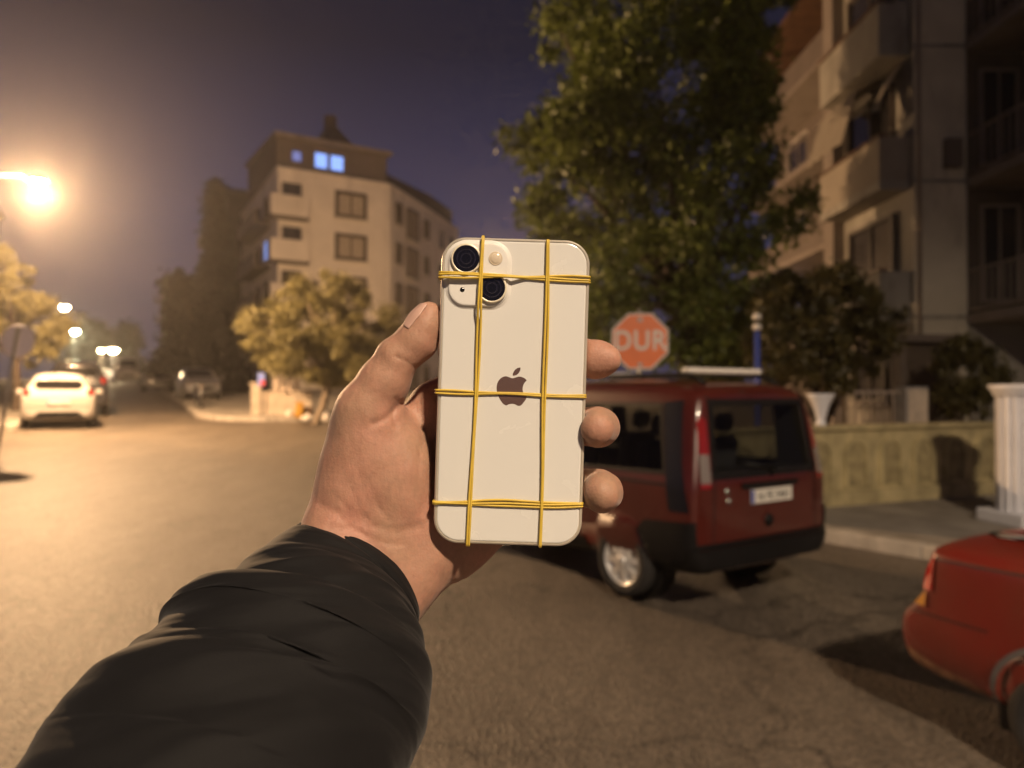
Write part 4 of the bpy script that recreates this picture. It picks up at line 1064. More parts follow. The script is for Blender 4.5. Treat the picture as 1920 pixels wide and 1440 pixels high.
def body(name, stations, lean, m, parent, wells, r_well, hollow=0, holes=()):
    o = loft(stations, lean).build(name, m, parent, True)
    s = o.modifiers.new('ss', 'SUBSURF'); s.levels = 2; s.render_levels = 2
    me = eval_mesh(o); o.modifiers.clear(); o.data = me
    bm = bmesh.new(); bm.from_mesh(me); bmesh.ops.recalc_face_normals(bm, faces=bm.faces[:]); bvh = BVHTree.FromBMesh(bm); bm.to_mesh(me); bm.free()
    if hollow: me.materials.append(M['cabin']); sm = o.modifiers.new('so', 'SOLIDIFY'); sm.thickness = hollow; sm.offset = -1; sm.material_offset = 1; sm.material_offset_rim = 1
    cs = []
    for x in wells:
        cs += [cutter_cyl(o.parent, x, .52, 1.2, r_well), cutter_cyl(o.parent, x, -1.2, -.52, r_well)]
    for c in cs + list(holes): c.parent = None; c.matrix_world = o.matrix_world
    cut(o, cs + list(holes))
    for p in o.data.polygons: p.use_smooth = True
    at = o.data.attributes.get('sharp_edge')
    o.data.set_sharp_from_angle(angle=R(38))
    return o, bvh
def plate_no(parent, x, y, z, s, rz=0, lean=0):
    """licence plate with characters, facing -x"""
    mm = Matrix.Translation((x, y, z)) @ Matrix.Rotation(lean, 4, 'Y') @ Matrix.Rotation(R(-90), 4, 'Z') @ Matrix.Rotation(R(90), 4, 'X')
    b = MB(); b.bev(-.26, .26, -.056, .056, 0, .006, .002); b.xf(mm); po = b.build('number_plate', M['platew'], parent)
    b = MB(); b.box(-.258, -.222, -.052, .052, .0062, .0072); b.xf(mm); b.build('blue_band', M['plateb'], po)
    if s:
        me = text_mesh(s, .092, .0006); me.transform(mm @ Matrix.Translation((.018, -.002, .0075)) @ Matrix.Diagonal((.92, 1, 1, 1))); link('characters', me, M['ink'], po)
    return po

# --- the dark red van
vf = Vector((-.57, .82, 0)).normalized(); vrz = math.atan2(vf.y, vf.x)
vo = Vector((2.04, 5.95, 0)); vz = elev(1.2, 7.8)
van = empty('van', (vo.x, vo.y, vz), vrz, 'dark red van with roof bars, parked in front of the stop sign', 'van')
bpy.context.view_layer.update()
vst = [(0, .79, .34, 1.03, 1.70, .64), (.05, .835, .30, 1.04, 1.76, .69), (.2, .86, .27, 1.04, 1.80, .72), (1.0, .865, .25, 1.04, 1.83, .735), (2.2, .865, .25, 1.04, 1.83, .735), (2.65, .865, .25, 1.03, 1.79, .725), (3.0, .86, .25, 1.02, 1.60, .71), (3.35, .85, .25, 1.0, 1.26, .72), (3.55, .84, .26, .98, 1.06, .74), (3.9, .80, .28, .88, .94, .70), (4.1, .70, .31, .75, .81, .60), (4.16, .62, .35, .66, .71, .52)]
vlean = lambda x, z: (.10*max(0, z-1.0)/.75) * max(0, 1-x/1.2)
WQ = [(.34, 1.10), (1.50, 1.08), (1.44, 1.60), (.46, 1.61)]                # rear quarter glass (x, z)
WD = [(1.66, 1.08), (2.50, 1.08), (2.42, 1.60), (1.66, 1.60)]
WF = [(2.62, 1.08), (3.15, 1.08), (2.78, 1.56), (2.62, 1.59)]
WR = [(-.60, 1.09), (.60, 1.09), (.55, 1.62), (-.55, 1.62)]               # tailgate glass (y, z)
WS = [(-.58, 1.12), (.58, 1.12), (.52, 1.62), (-.52, 1.62)]
holes = []
for w_ in (WQ, WD, WF): holes += [cutter_prism(w_, 'y', .45, 1.1, van), cutter_prism(w_, 'y', -1.1, -.45, van)]
holes += [cutter_prism(WR, 'x', -.2, .35, van), cutter_prism(WS, 'x', 2.75, 3.75, van)]
vb, vbvh = body('body', vst, vlean, M['redpaint'], van, (.80, 3.36), .36, .03, holes)
for p in vb.data.polygons:
    hit = vbvh.find_nearest(p.center)
    p.material_index = 1 if hit[3] is not None and hit[3] > .010 else 0
def clear_opening(o, inside):
    bm = bmesh.new(); bm.from_mesh(o.data); d = [f for f in bm.faces if inside(f.calc_center_median())]
    bmesh.ops.delete(bm, geom=d, context='FACES'); bm.to_mesh(o.data); bm.free()
clear_opening(vb, lambda c: -.1 < c.x < .40 and 1.0905 < c.z < 1.6195 and abs(c.y) < .60 - .05*(c.z-1.09)/.53 - .0015)
for sd in ('L', 'R'):
    for w_ in (WQ, WD, WF): panel('side_window', vbvh, w_, sd, M['carglass'], van, -.012); seal('window_seal', vbvh, w_, .03, sd, M['blackpl'], van)
    panel('pillar_trim', vbvh, [(.07, .80), (.26, .80), (.30, 1.06), (.42, 1.64), (.24, 1.66), (.17, 1.2)], sd, M['darkblue'], van, .007)
    panel('sill_trim', vbvh, [(1.22, .30), (2.95, .30), (2.95, .44), (1.22, .44)], sd, M['blackpl'], van, .012)
    panel('door_rail', vbvh, [(.30, .985), (1.55, .985), (1.55, 1.005), (.30, 1.005)], sd, M['blackpl'], van, .004)
    panel('door_gap', vbvh, [(1.572, .46), (1.586, .46), (1.586, 1.64), (1.572, 1.64)], sd, M['ink'], van, .003, step=.04)
    panel('door_handle', vbvh, [(1.64, .90), (1.80, .90), (1.80, .94), (1.64, .94)], sd, M['blackpl'], van, .02, .015)
    panel('bumper_corner', vbvh, [(.04, .30), (.43, .28), (.435, .40), (.47, .52), (.52, .58), (.58, .63), (.50, .70), (.04, .73)], sd, M['blackpl'], van, .016)
    s_ = 1 if sd == 'L' else -1
    panel('tail_light', vbvh, [(s_*.665, .98), (s_*.77, .98), (s_*.715, 1.48), (s_*.68, 1.54), (s_*.645, 1.50)], 'B', M['taillight'], van, .010)
    panel('reversing_lens', vbvh, [(s_*.668, 1.02), (s_*.764, 1.02), (s_*.745, 1.24), (s_*.660, 1.24)], 'B', M['clearlens'], van, .013)
    panel('lamp_base', vbvh, [(s_*.66, .78), (s_*.77, .78), (s_*.77, .965), (s_*.665, .965)], 'B', M['redpaint'], van, .008)
panel('tailgate_window', vbvh, WR, 'B', M['carglass'], van, -.012); seal('window_seal', vbvh, WR, .05, 'B', M['blackpl'], van, .006)
panel('windscreen', vbvh, WS, 'F', M['carglass'], van, -.012); seal('window_seal', vbvh, WS, .03, 'F', M['blackpl'], van)
for y_ in (-.645, .645): panel('tailgate_gap', vbvh, [(y_-.007, .50), (y_+.007, .50), (y_*.92+.007, 1.70), (y_*.92-.007, 1.70)], 'B', M['ink'], van, .003, step=.05)
panel('rear_bumper', vbvh, [(-.80, .36), (.80, .36), (.82, .52), (-.82, .52)], 'B', M['blackpl'], van, .035)
panel('bumper_top', vbvh, [(-.82, .525), (.82, .525), (.82, .56), (-.82, .56)], 'B', M['blackpl'], van, .02)
panel('plate_recess', vbvh, [(-.36, .80), (.36, .80), (.33, .99), (-.33, .99)], 'B', M['redpaint'], van, .004)
b = MB(); b.bev(-.045, .0, -.34, .34, .965, 1.0, .008); b.build('plate_hood', M['blackpl'], van)
plate_no(van, -.015, -.02, .885, '16 FE 5461')
for y_, z_ in ((.50, .95), (.48, .87)): b = MB(); b.lathe([(.001, .012), (.022, .008), (.026, 0)], 16, Matrix.Translation((-.005, y_, z_)) @ Matrix.Rotation(R(-90), 4, 'Y')); b.build('lock', M['chrome'], van, True)
b = MB(); b.lathe([(.001, .02), (.045, .014), (.055, 0)], 20, Matrix.Translation((-.004, 0.0, .68)) @ Matrix.Rotation(R(-90), 4, 'Y')); b.build('latch', M['blackpl'], van, True)
b = MB(); b.tube([(-.03, -.02, 1.06), (-.02, -.08, 1.10), (.0, .30, 1.16)], [.02, .012, .008], 8); b.build('wiper', M['blackpl'], van, True)
for y0 in (.46, -.46):
    b = MB(); b.tube([(.25, y0, 1.80), (.4, y0, 1.87), (2.3, y0, 1.88), (2.5, y0, 1.80)], .018, 8); b.build('roof_rail', M['blackpl'], van, True)
for x_ in (.40, 1.95):
    b = MB(); b.bev(x_, x_+.10, -.46, .46, 1.885, 1.93, .01); b.build('roof_bar', M['signwhite'], van)
for x_ in (.80, 3.36):
    for y_ in (.755, -.755): wheel(van, x_, y_, .305, .18, 8)
for x_ in (.80, 3.36):
    for y_ in (1, -1):
        b = MB(); b.lathe([(.001, 0), (.365, 0), (.368, .22)], 32, Matrix.Translation((x_, y_*.56, .331)) @ Matrix.Rotation(R(-90*y_), 4, 'X')); b.build('wheel_housing', M['blackpl'], van, True)
van.scale = (1, 1, .97)
# cabin: floor, seats, wheel-arch boxes
b = MB(); b.box(.1, 3.3, -.74, .74, .40, .46); b.build('cabin_floor', M['cabin'], van)
b = MB(); b.bev(.15, .9, -.72, .72, .47, .60, .04); b.build('boot_carpet', M['cabin'], van)
for (x_, y_, w_) in ((2.2, .40, .48), (2.2, -.40, .48), (1.15, .0, 1.25)):
    b = MB(); b.bev(x_-.25, x_+.25, y_-w_/2, y_+w_/2, .62, .78, .05); so_ = b.build('seat', M['seat'], van)
    b = MB(); b.bev(-.06, .06, y_-w_/2, y_+w_/2, 0, .60, .05); b.xf(Matrix.Translation((x_-.25, 0, .72)) @ Matrix.Rotation(R(-10), 4, 'Y')); b.build('backrest', M['seat'], so_)
    for yy in ([y_] if w_ < 1 else [-.4, .4]):
        b = MB(); b.bev(-.045, .045, yy-.12, yy+.12, 0, .18, .04); b.xf(Matrix.Translation((x_-.37, 0, 1.35)) @ Matrix.Rotation(R(-8), 4, 'Y')); b.build('headrest', M['seat'], so_)
for y_ in (.98, -.98):
    b = MB(); b.bev(2.72, 2.86, min(y_, y_*.9), max(y_, y_*.9)+.02, 1.10, 1.28, .03); b.build('door_mirror', M['blackpl'], van)

# --- the red saloon at the right edge
rf_ = Vector((.40, -.916, 0)).normalized(); rrz = math.atan2(rf_.y, rf_.x)
red = empty('car', (2.79, 4.28, elev(3, 4)), rrz, 'faded red saloon with dusty sill, cut off by the right edge', 'car')
bpy.context.view_layer.update()
rst = [(0, .79, .36, .98, 1.035, .77), (.012, .825, .31, .985, 1.05, .79), (.05, .845, .27, .985, 1.055, .80), (.3, .85, .25, .985, 1.06, .80), (.6, .85, .24, .98, 1.065, .80), (.95, .85, .23, .97, 1.07, .79), (1.12, .85, .22, .96, 1.13, .73), (1.45, .85, .2, .91, 1.34, .60), (1.8, .85, .2, .90, 1.39, .58), (2.4, .85, .2, .89, 1.40, .58), (2.8, .85, .2, .87, 1.31, .60), (3.3, .84, .2, .83, .97, .70), (3.8, .82, .22, .76, .86, .68), (4.15, .76, .26, .66, .74, .62), (4.28, .66, .32, .58, .64, .54)]
def rlean(x, z):
    t = max(0, 1-x/.5)
    return t*(.13*min(1, max(0, (z-.645)/.06)) + .05*max(0, z-.68)/.3)
rb, rbvh = body('body', rst, rlean, M['redpaint2'], red, (.86, 3.35), .345)
for sd in ('L', 'R'):
    s_ = 1 if sd == 'L' else -1
    panel('side_window', rbvh, [(1.45, .90), (2.25, .90), (2.22, 1.30), (1.72, 1.29)], sd, M['darkglass'], red, .004); panel('side_window', rbvh, [(2.32, .90), (3.05, .90), (2.80, 1.24), (2.30, 1.30)], sd, M['darkglass'], red, .004)
    panel('quarter_glass', rbvh, [(1.10, .92), (1.38, .91), (1.50, 1.18)], sd, M['darkglass'], red, .004)
    panel('tail_light', rbvh, [(.118, .79), (.215, .79), (.225, .985), (.135, .985)], sd, mat('bright_red_lens', (.55, .02, .012), .12, coat=1.0, spec=.7), red, .010)
    panel('indicator_lens', rbvh, [(.118, .70), (.18, .70), (.185, .785), (.12, .785)], sd, M['amber'], red, .012)
    panel('tail_light', rbvh, [(s_*.42, .70), (s_*.74, .70), (s_*.70, .89), (s_*.42, .89)], 'B', M['taillight'], red, .008)
    panel('bumper_line', rbvh, [(.0, .655), (.50, .655), (.50, .664), (.0, .664)], sd, M['ink'], red, .002, step=.04)
    panel('rubbing_strip', rbvh, [(1.25, .50), (3.0, .50), (3.0, .56), (1.25, .56)], sd, M['blackpl'], red, .010)
    panel('boot_gap', rbvh, [(.20, .955), (.95, .975), (.95, .985), (.20, .965)], sd, M['ink'], red, .002, step=.04)
    # arch lip
    ro, ri = .375, .347; mb = MB(); n = 22
    for i in range(n):
        a0 = math.pi*(i/n)*1.1-.15; a1 = math.pi*((i+1)/n)*1.1-.15
        for k_ in range(1):
            pts = []
            for r_, a_ in ((ri, a0), (ri, a1), (ro, a1), (ro, a0)):
                o_, d_2 = RAYS[sd](.86+r_*math.cos(a_), .317+r_*math.sin(a_)); hit = rbvh.ray_cast(o_, d_2)[0]
                pts.append(hit + Vector((0, .012*s_, 0)) if hit else None)
            if None not in pts: mb.quad(*pts)
    mb.build('arch_lip', M['greypaint'], red)
    panel('sill_dust', rbvh, [(.05, .33), (.22, .285), (.47, .27), (.47, .33), (.36, .37), (.24, .385), (.12, .42), (.05, .45)], sd, mat('dusty_red', (.27, .15, .09), .85, var=.6, vscale=14), red, .003)
panel('rear_window', rbvh, [(-.5, 1.06), (.5, 1.06), (.46, 1.30), (-.46, 1.30)], 'B', M['darkglass'], red, .004)
panel('windscreen', rbvh, [(-.55, .98), (.55, .98), (.48, 1.30), (-.48, 1.30)], 'F', M['darkglass'], red, .004)
plate_no(red, .10, 0, .76, '')
for x_ in (.86, 3.35):
    for y_ in (.745, -.745): wheel(red, x_, y_, .30, .18, 9)
b = MB(); b.bev(.48, .56, -.75, -.58, .16, .42, .01); b.build('mud_flap', M['blackpl'], red)

red.scale = (1, 1, .94)
# --- hatchbacks
hst = [(0, .74, .32, .86, 1.34, .50), (.07, .82, .27, .90, 1.42, .54), (.25, .86, .23, .92, 1.46, .57), (.9, .86, .2, .92, 1.49, .60), (1.8, .86, .2, .90, 1.48, .60), (2.3, .86, .2, .89, 1.38, .61), (2.9, .85, .2, .88, 1.02, .70), (3.4, .82, .22, .80, .90, .66), (3.8, .74, .27, .68, .76, .58), (3.93, .64, .33, .6, .66, .5)]
def hlean(x, z): return .40*max(0, z-.86)*max(0, 1-x/1.5)
def hatch(label, pos, rz, paint, group, scale=(1, 1, 1), detail=True):
    root = empty('car', (pos[0], pos[1], elev(pos[0], pos[1])), rz, label, 'car', group); bpy.context.view_layer.update()
    sb, bv = body('body', hst, hlean, M[paint], root, (.78, 3.2), .36)
    panel('rear_window', bv, [(-.47, 1.05), (.47, 1.05), (.56, 1.17), (.47, 1.29), (-.47, 1.29), (-.56, 1.17)], 'B', M['darkglass'], root, .006)
    panel('windscreen', bv, [(-.58, 1.02), (.58, 1.02), (.50, 1.38), (-.50, 1.38)], 'F', M['darkglass'], root, .004)
    panel('diffuser', bv, [(-.60, .30), (.60, .30), (.44, .47), (-.44, .47)], 'B', M['blackpl'], root, .008)
    for s_, sd in ((1, 'L'), (-1, 'R')):
        panel('tail_light', bv, [(s_*.66, .86), (s_*.80, .92), (s_*.76, 1.10), (s_*.63, 1.0)], 'B', M['taillight'], root, .010)
        panel('headlight', bv, [(s_*.44, .62), (s_*.70, .66), (s_*.68, .76), (s_*.46, .72)], 'F', M['clearlens'], root, .010)
        panel('side_window', bv, [(.75, .98), (1.62, .96), (1.62, 1.38), (.95, 1.38)], sd, M['darkglass'], root, .004); panel('side_window', bv, [(1.72, .96), (2.55, .95), (2.15, 1.34), (1.72, 1.38)], sd, M['darkglass'], root, .004)
        panel('bumper_groove', bv, [(s_*.05, .585), (s_*.74, .60), (s_*.74, .615), (s_*.05, .60)], 'B', M['ink'], root, .003, step=.05)
        b = MB(); b.bev(2.35, 2.5, s_*.97-.09, s_*.97+.09, .92, 1.06, .03); b.build('door_mirror', M[paint], root)
        for x_ in (.78, 3.2): wheel(root, x_, s_*.76, .30, .18, simple=True)
    panel('front_grille', bv, [(-.40, .42), (.40, .42), (.36, .58), (-.36, .58)], 'F', M['blackpl'], root, .006)
    plate_no(root, -.012, 0, .72, '')
    root.scale = scale
    return root
srz = math.atan2(ST.y, ST.x)
grp = 'cars parked along the left street'
wp = V(110, 805, 19.4); hatch('white hatchback seen from behind under the bright lamp', (wp.x, wp.y), srz+R(2), 'whitepaint', grp)
wp = V(143, 770, 23.4); hatch('dark tall car parked just ahead of the white hatchback', (wp.x, wp.y), srz, 'darkpaint', grp, (1.05, 1.05, 1.22))
wp = V(318, 750, 33.5); hatch('grey car facing the camera on the right side of the left street', (wp.x, wp.y+2.5), srz+math.pi, 'greypaint', grp)
wp = V(262, 735, 44); hatch('silver car nose-on behind the grey car down the street', (wp.x, wp.y+2), srz+math.pi, 'silverpaint', grp)
wp = V(238, 725, 60); hatch('pale boxy van parked far down the street', (wp.x, wp.y), srz+math.pi, 'whitepaint', grp, (1.1, 1.1, 1.4))
wp = V(196, 722, 100); hatch('white car crossing the far end of the road', (wp.x-1.5, wp.y), R(0), 'whitepaint', grp)
# scooter
sp_ = V(370, 765, 28.5); sc_ = empty('scooter', (sp_.x, sp_.y, elev(sp_.x, sp_.y)), srz+math.pi, 'small dark scooter parked by the kerb of the left street', 'scooter')
for x_ in (0, 1.2): 
    b = MB(); b.lathe([(.16, -.05), (.22, -.05), (.25, 0), (.22, .05), (.16, .05), (.16, -.05)], 24, Matrix.Translation((x_, 0, .25)) @ Matrix.Rotation(R(90), 4, 'X')); b.build('wheel', M['rubber'], sc_, True)
    b = MB(); b.lathe([(.165, -.03), (.03, -.04), (.03, .04), (.165, .03)], 18, Matrix.Translation((x_, 0, .25)) @ Matrix.Rotation(R(90), 4, 'X')); b.build('rim', M['alloy'], sc_, True)
b = MB(); b.tube([(-.15, 0, .62), (.1, 0, .55), (.35, 0, .42), (.55, 0, .30), (.85, 0, .30), (1.0, 0, .5), (1.08, 0, .85)], [.12, .17, .17, .12, .10, .12, .10], 10); b.build('body', M['darkpaint'], sc_, True)
b = MB(); b.bev(-.2, .5, -.13, .13, .70, .80, .04); b.build('seat', M['blackpl'], sc_)
b = MB(); b.tube([(1.02, -.3, 1.02), (1.05, 0, .98), (1.02, .3, 1.02)], .02, 8); b.build('handlebar', M['chrome'], sc_, True)
b = MB(); b.tube([(1.2, 0, .25), (1.08, 0, .9)], .03, 8); b.build('fork', M['chrome'], sc_, True)
b = MB(); b.lathe([(.001, .06), (.06, .04), (.08, 0), (.001, -.02)], 16, Matrix.Translation((1.16, 0, .86)) @ Matrix.Rotation(R(90), 4, 'Y')); b.build('headlight', M['clearlens'], sc_, True)

# ------------------------------------------------------------------ trees
def inpoly(x, y, P):
    c = False; n = len(P)
    for i in range(n):
        (x0, y0), (x1, y1) = P[i], P[i-1]
        if (y0 > y) != (y1 > y) and x < (x1-x0)*(y-y0)/(y1-y0)+x0: c = not c
    return c
def leaves_mesh(name, clumps, n, size, seed, aspect=.45, droop=.2):
    rs = np.random.RandomState(seed); C = np.array([[*c, r] for c, r in clumps]); wgt = C[:, 3]**2; wgt /= wgt.sum()
    k = rs.choice(len(C), n, p=wgt); dv = rs.normal(size=(n, 3)); dv /= np.linalg.norm(dv, axis=1)[:, None]
    rad = C[k, 3] * (rs.rand(n)**.45) * (1 + .25*rs.normal(size=n).clip(-1, 1.5))
    p = C[k, :3] + dv*rad[:, None]*np.array([1, 1, .8])
    a = rs.normal(size=(n, 3)) + dv*.6; a[:, 2] -= droop*2; a /= np.linalg.norm(a, axis=1)[:, None]
    b = np.cross(a, rs.normal(size=(n, 3))); b /= np.linalg.norm(b, axis=1)[:, None]; c = np.cross(a, b)
    s = size*(.6+.8*rs.rand(n))[:, None]
    v = np.stack([p - a*s*.5, p + b*s*aspect*.5 + c*s*.08, p + a*s*.5, p - b*s*aspect*.5 + c*s*.08], 1).reshape(-1, 3)
    return np_mesh(name, v, np.arange(4*n).reshape(-1, 4))
def tree(name, label, base, poly2, drange, nclump, rcl, nleaf, lsize, lm, bm_, trunk, seed, cat='tree', group=None, lean=(0, 0), aspect=.45):
    rng = random.Random(seed); X = [p[0] for p in poly2]; Y = [p[1] for p in poly2]; cl = []
    while len(cl) < nclump:
        x, y = rng.uniform(min(X), max(X)), rng.uniform(min(Y), max(Y))
        if inpoly(x, y, poly2):
            d = rng.uniform(*drange); cl.append((V(x, y, d), rcl*rng.uniform(.55, 1.25)))
    for i, (x, y) in enumerate(poly2):          # keep the outline ragged but in place
        d = rng.uniform(drange[0]*.7+drange[1]*.3, drange[0]*.3+drange[1]*.7); cx, cy = sum(X)/len(X), sum(Y)/len(Y)
        cl.append((V(x+(cx-x)*.06, y+(cy-y)*.06, d), rcl*rng.uniform(.4, .7)))
    z0 = elev(*base); root = empty(name, (base[0], base[1], z0), 0, label, cat, group); off = Vector(root.location)
    cl = [(c-off, r) for c, r in cl]
    link('crown', leaves_mesh('crown', cl, nleaf, lsize, seed, aspect), lm, root)
    tr, ttop = trunk; zlow = min(c.z for c, r in cl); cen = sum((c for c, r in cl), Vector())/len(cl)
    top = Vector((lean[0], lean[1], ttop))
    mb = MB(); mb.tube([(0, 0, -.1), (lean[0]*.1, lean[1]*.1, .15), top*.35 + Vector((.05, .03, 0)), top*.7, top], [tr*1.5, tr*1.1, tr*.95, tr*.85, tr*.75], 12); to = mb.build('trunk', bm_, root, True)
    for c, r in rng.sample(cl, min(len(cl), 16)):
        m1 = top + (c-top)*.5 + Vector((rng.uniform(-.2, .2), rng.uniform(-.2, .2), rng.uniform(0, .3)))*r
        mb = MB(); mb.tube([top*.92, top + (m1-top)*.5, m1, c], [tr*.55, tr*.4, tr*.22, tr*.06], 7); mb.build('limb', bm_, to, True)
    return root
b0 = V(1290, 900, 15.2)
tree('broadleaf_tree', 'tall broad dark green tree rising behind the van and stop sign', (b0.x, b0.y), [(1060, -160), (1030, 20), (1020, 90), (1085, 110), (1110, 160), (1050, 205), (1000, 240), (950, 264), (985, 310), (1020, 345), (995, 365), (1000, 395), (1030, 430), (1010, 455), (1080, 520), (1110, 640), (1110, 705), (1400, 715), (1450, 560), (1465, 425), (1530, 378), (1450, 330), (1440, 200), (1450, 60), (1500, -20), (1480, -200), (1250, -260)], (13.4, 17.6), 190, .62, 64000, .17, M['leafbig'], M['bark'], (.26, 3.2), 3)
b0 = V(592, 800, 22.6)
tree('olive_tree', 'rounded pale olive tree with slanting trunk on the pavement corner', (b0.x, b0.y), [(445, 608), (480, 588), (520, 548), (560, 515), (610, 508), (650, 530), (690, 548), (735, 590), (750, 625), (720, 680), (690, 715), (610, 722), (560, 700), (500, 680), (458, 650)], (21.0, 24.4), 90, .40, 42000, .13, M['leafolive'], M['barkpale'], (.12, 1.5), 5, lean=(.45, .1), aspect=.35)
b0 = V(30, 780, 24.3)
tree('street_tree', 'bright lamp-lit leafy tree at the left edge above the round sign', (b0.x, b0.y), [(-120, 470), (10, 462), (55, 500), (80, 560), (118, 600), (122, 640), (98, 665), (60, 690), (20, 655), (-60, 690), (-140, 640)], (22.8, 26.0), 70, .42, 26000, .15, M['leafolive'], M['bark'], (.13, 1.9), 7)
b0 = V(1545, 800, 13.0)
tree('garden_shrub', 'loose dark garden shrub behind the wall, speckled with blue light', (b0.x, b0.y), [(1410, 645), (1440, 560), (1480, 515), (1560, 505), (1610, 540), (1650, 560), (1690, 592), (1680, 650), (1640, 700), (1560, 725), (1430, 715)], (11.9, 14.2), 75, .30, 15000, .12, M['leafhedge'], M['bark'], (.07, 1.0), 9, 'shrub')
b0 = V(1815, 800, 12.6)
tree('garden_shrub', 'small dark shrub in the garden left of the white pillar', (b0.x, b0.y), [(1760, 665), (1800, 640), (1860, 655), (1875, 720), (1850, 780), (1770, 775)], (12.1, 13.4), 30, .22, 5000, .11, M['leafhedge'], M['bark'], (.05, .5), 11, 'shrub')
b0 = V(403, 760, 61)
tree('cypress_tree', 'tall pointed dark cypress against the sky left of the corner block', (b0.x, b0.y), [(404, 328), (414, 380), (424, 450), (436, 560), (440, 735), (365, 735), (370, 560), (384, 450), (394, 375)], (58, 64), 130, .9, 22000, .42, M['leafcyp'], M['bark'], (.3, 4), 13)
b0 = V(375, 762, 43)
tree('street_tree', 'dense shadowy tree mass on the right side of the left street', (b0.x, b0.y), [(335, 500), (365, 560), (420, 620), (452, 650), (455, 745), (330, 735), (285, 700), (310, 610)], (40, 46), 90, .8, 16000, .32, M['leafcyp'], M['bark'], (.2, 2.4), 15)
b0 = V(155, 720, 110)
tree('street_tree', 'distant dark roadside tree beside the greenish lamp', (b0.x, b0.y), [(150, 590), (185, 610), (200, 650), (195, 695), (130, 700), (125, 640)], (105, 118), 50, 1.6, 6000, .7, M['leafcyp'], M['bark'], (.3, 3), 17)
b0 = V(235, 715, 135)
tree('street_tree', 'farthest dark tree clump at the end of the road', (b0.x, b0.y), [(205, 625), (240, 610), (262, 640), (262, 695), (215, 695)], (130, 142), 40, 1.9, 5000, .8, M['leafcyp'], M['bark'], (.3, 3), 19)

# ------------------------------------------------------------------ small things on the olive tree's corner
gpst = V(488, 788, 24.2); gz2 = elev(gpst.x, gpst.y)+.13
pw = empty('low_wall', (gpst.x-.15, gpst.y, gz2), R(14), 'pale plastered stub wall with end post on the corner', 'wall')
b = MB(); b.bev(-.13, .17, -.15, .15, 0, .98, .02); b.build('post', M['stone'], pw); b = MB(); b.bev(-.18, .22, -.2, .2, .982, 1.06, .02); b.build('post_cap', M['stone'], pw)
b = MB(); b.box(.172, 1.75, -.08, .08, 0, .72); b.build('wall_body', M['stone'], pw); b = MB(); b.bev(.172, 1.75, -.11, .11, .722, .78, .01); b.build('coping', M['stone'], pw)
for k in range(4):
    b = MB(); b.bev(.55+k*.22, .69+k*.22, -.03, .03, .782, 1.35-.05*k, .01); b.build('picket', M['clothes'], pw)
ps = V(490, 712, 24.0)
po_ = empty('poster_board', (ps.x, ps.y, gz2), R(12), 'small blue and red notice board on a post behind the stub wall', 'notice')
b = MB(); b.box(-.11, .11, -.015, .015, ps.z-gz2-.2, ps.z-gz2+.22); b.build('board', M['posterblue'], po_); b = MB(); b.box(-.02, .10, -.02, -.0155, ps.z-gz2-.19, ps.z-gz2-.02); b.build('red_patch', M['posterred'], po_); b = MB(); b.tube([(0, .03, 0), (0, .03, ps.z-gz2+.2)], .02, 8); b.build('post', M['pole'], po_)
q = V(558, 790, 23.4); bx_ = empty('yellow_crate', (q.x, q.y, elev(q.x, q.y)+.13), R(20), 'yellow crate leaning upright beside the olive trunk', 'crate')
b = MB(); b.bev(-.10, .12, -.12, .12, 0, .46, .015); b.xf(Matrix.Rotation(R(8), 4, 'Y')); b.build('box', M['yellowbox'], bx_); b = MB(); b.bev(-.12, .14, -.14, .14, .462, .50, .01); b.xf(Matrix.Rotation(R(8), 4, 'Y')); b.build('rim', M['yellowbox'], bx_)
q = V(576, 788, 23.6); bx2 = empty('cardboard_box', (q.x, q.y, elev(q.x, q.y)+.13), R(-10), 'brown cardboard box between the yellow crate and olive trunk', 'box')
b = MB(); b.bev(-.13, .13, -.13, .13, 0, .34, .005); b.build('carton', M['brownbox'], bx2); b = MB(); b.box(-.13, .13, -.28, -.132, .335, .342); b.xf(Matrix.Identity(4)); b.build('flap', M['brownbox'], bx2)
def lump(name, label, px, py, d, sx, sz, m, seed):
    p = V(px, py, d); o = MB(); o.lathe([(.001, 0), (.8, .02), (1, .3), (.95, .6), (.6, .9), (.25, 1.0), (.12, 1.15), (.18, 1.3), (.001, 1.32)], 22)
    rs_ = random.Random(seed)
    o.v = [((x*(1+.18*noise.noise(Vector((x*2, y*2, z*2+seed)))))*sx, (y*(1+.18*noise.noise(Vector((x*2+9, y*2, z*2+seed)))))*sx*.8, z*sz) for x, y, z in o.v]
    root = empty(name, (p.x, p.y, elev(p.x, p.y)+.13), rs_.uniform(0, 3), label, 'bag', 'white bags dumped under the olive tree'); o.build('sack', m, root, True)
    t = MB(); t.lathe([(.13*sx*1.1, sz*1.02), (.16*sx*1.2, sz*1.06), (.13*sx*1.1, sz*1.1)], 12); t.build('knot', m, root, True)
lump('rubbish_bag', 'white tied bag lying in front of the olive trunk', 577, 803, 22.0, .20, .20, M['bag'], 1)
lump('rubbish_bag', 'white tied bag right of the olive trunk beside the hand', 614, 801, 22.2, .16, .30, M['bag'], 2)
lump('rubbish_bag', 'small round white bag in front of the stub wall', 543, 786, 23.6, .15, .20, M['bag'], 3)
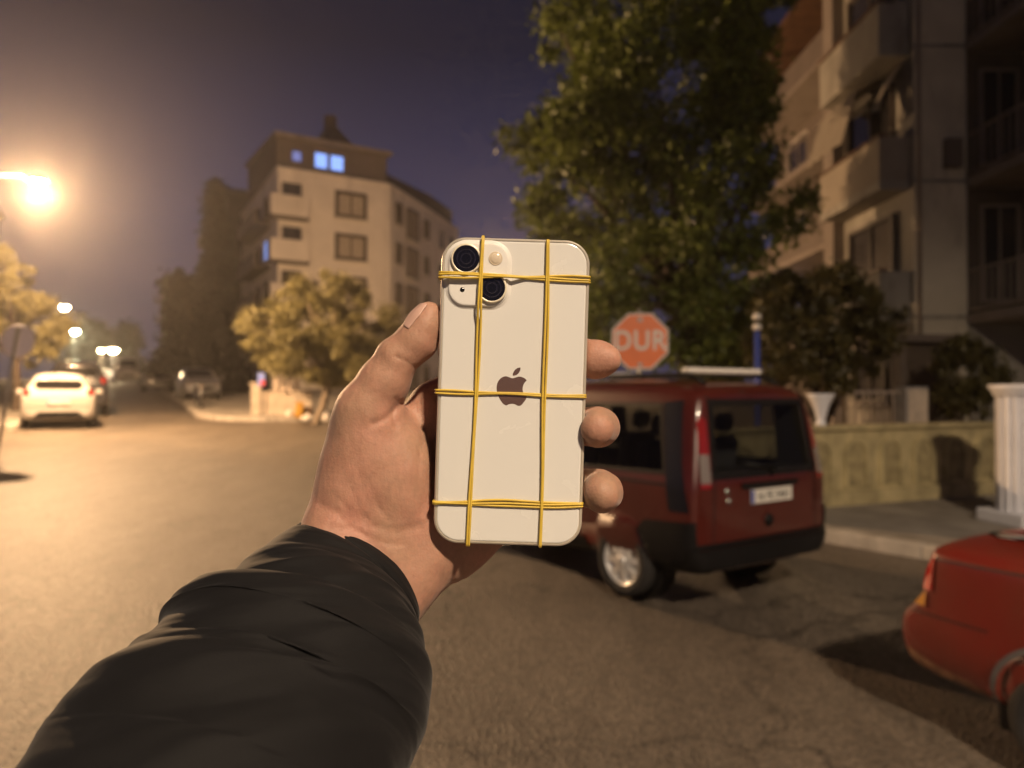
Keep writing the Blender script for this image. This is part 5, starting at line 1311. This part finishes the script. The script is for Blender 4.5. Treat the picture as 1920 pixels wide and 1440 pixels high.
lump('rubbish_bag', 'pale bag hung high beside the stub wall end', 571, 770, 24.6, .12, .34, M['clothes'], 4)

# ------------------------------------------------------------------ fine hairs on the lit edges of the hand
def hairs():
    rs_ = np.random.RandomState(4); mb = MB(); bv = BVHTree.FromPolygons([Vector(p) for p in hv], [tuple(int(i) for i in f) for f in hf])
    lines = [([(741, 625), (719, 641), (701, 663), (679, 693), (654, 737), (629, 766), (623, 793)], -14, 70, 2.0), ([(605, 920), (595, 950), (578, 978)], -14, 40, 3.2), ([(770, 728), (795, 712), (820, 694)], -36, 60, 2.6)]
    for line, w_, n, ln in lines:
        for _ in range(n):
            t = rs_.rand()*(len(line)-1.001); i = int(t); u = t-i
            x = line[i][0]+(line[i+1][0]-line[i][0])*u; y = line[i][1]+(line[i+1][1]-line[i][1])*u
            p = Vector(hp(x, y, w_ + rs_.normal()*4)); hit, nr, _, _ = bv.find_nearest(p)
            if hit is None: continue
            tg = Vector((line[i+1][0]-line[i][0], -(line[i+1][1]-line[i][1]), 0)).normalized()
            L_2 = ln*(.5+.7*rs_.rand()); d = (nr*.55 - tg*.7*rs_.choice([1, 1, 1, -.4]) + Vector(rs_.normal(size=3)*.25)).normalized()
            pts = [hit - nr*.15, hit + d*L_2*.5, hit + d*L_2 + Vector((0, -.2, 0))]
            mb.tube([CM @ (q/1000) for q in pts], [.00004, .00003, .00001], 3, False)
    o = mb.build('hair', M['hair'], person); child_world(o); o['kind'] = 'stuff'
hairs()

# ------------------------------------------------------------------ night haze
hz = MB(); hz.box(-245, 245, -75, 310, -1.2, 34)
hm = bpy.data.materials.new('haze_air'); hm.use_nodes = True; hn = hm.node_tree; hn.nodes.clear()
ho = hn.nodes.new('ShaderNodeOutputMaterial'); hvn = hn.nodes.new('ShaderNodeVolumePrincipled')
hvn.inputs['Color'].default_value = (.9, .86, .82, 1); hvn.inputs['Density'].default_value = .0018; hvn.inputs['Anisotropy'].default_value = .78
hn.links.new(hvn.outputs[0], ho.inputs['Volume'])
tag(hz.build('haze', hm), 'thin warm night haze over the whole street', kind='stuff')
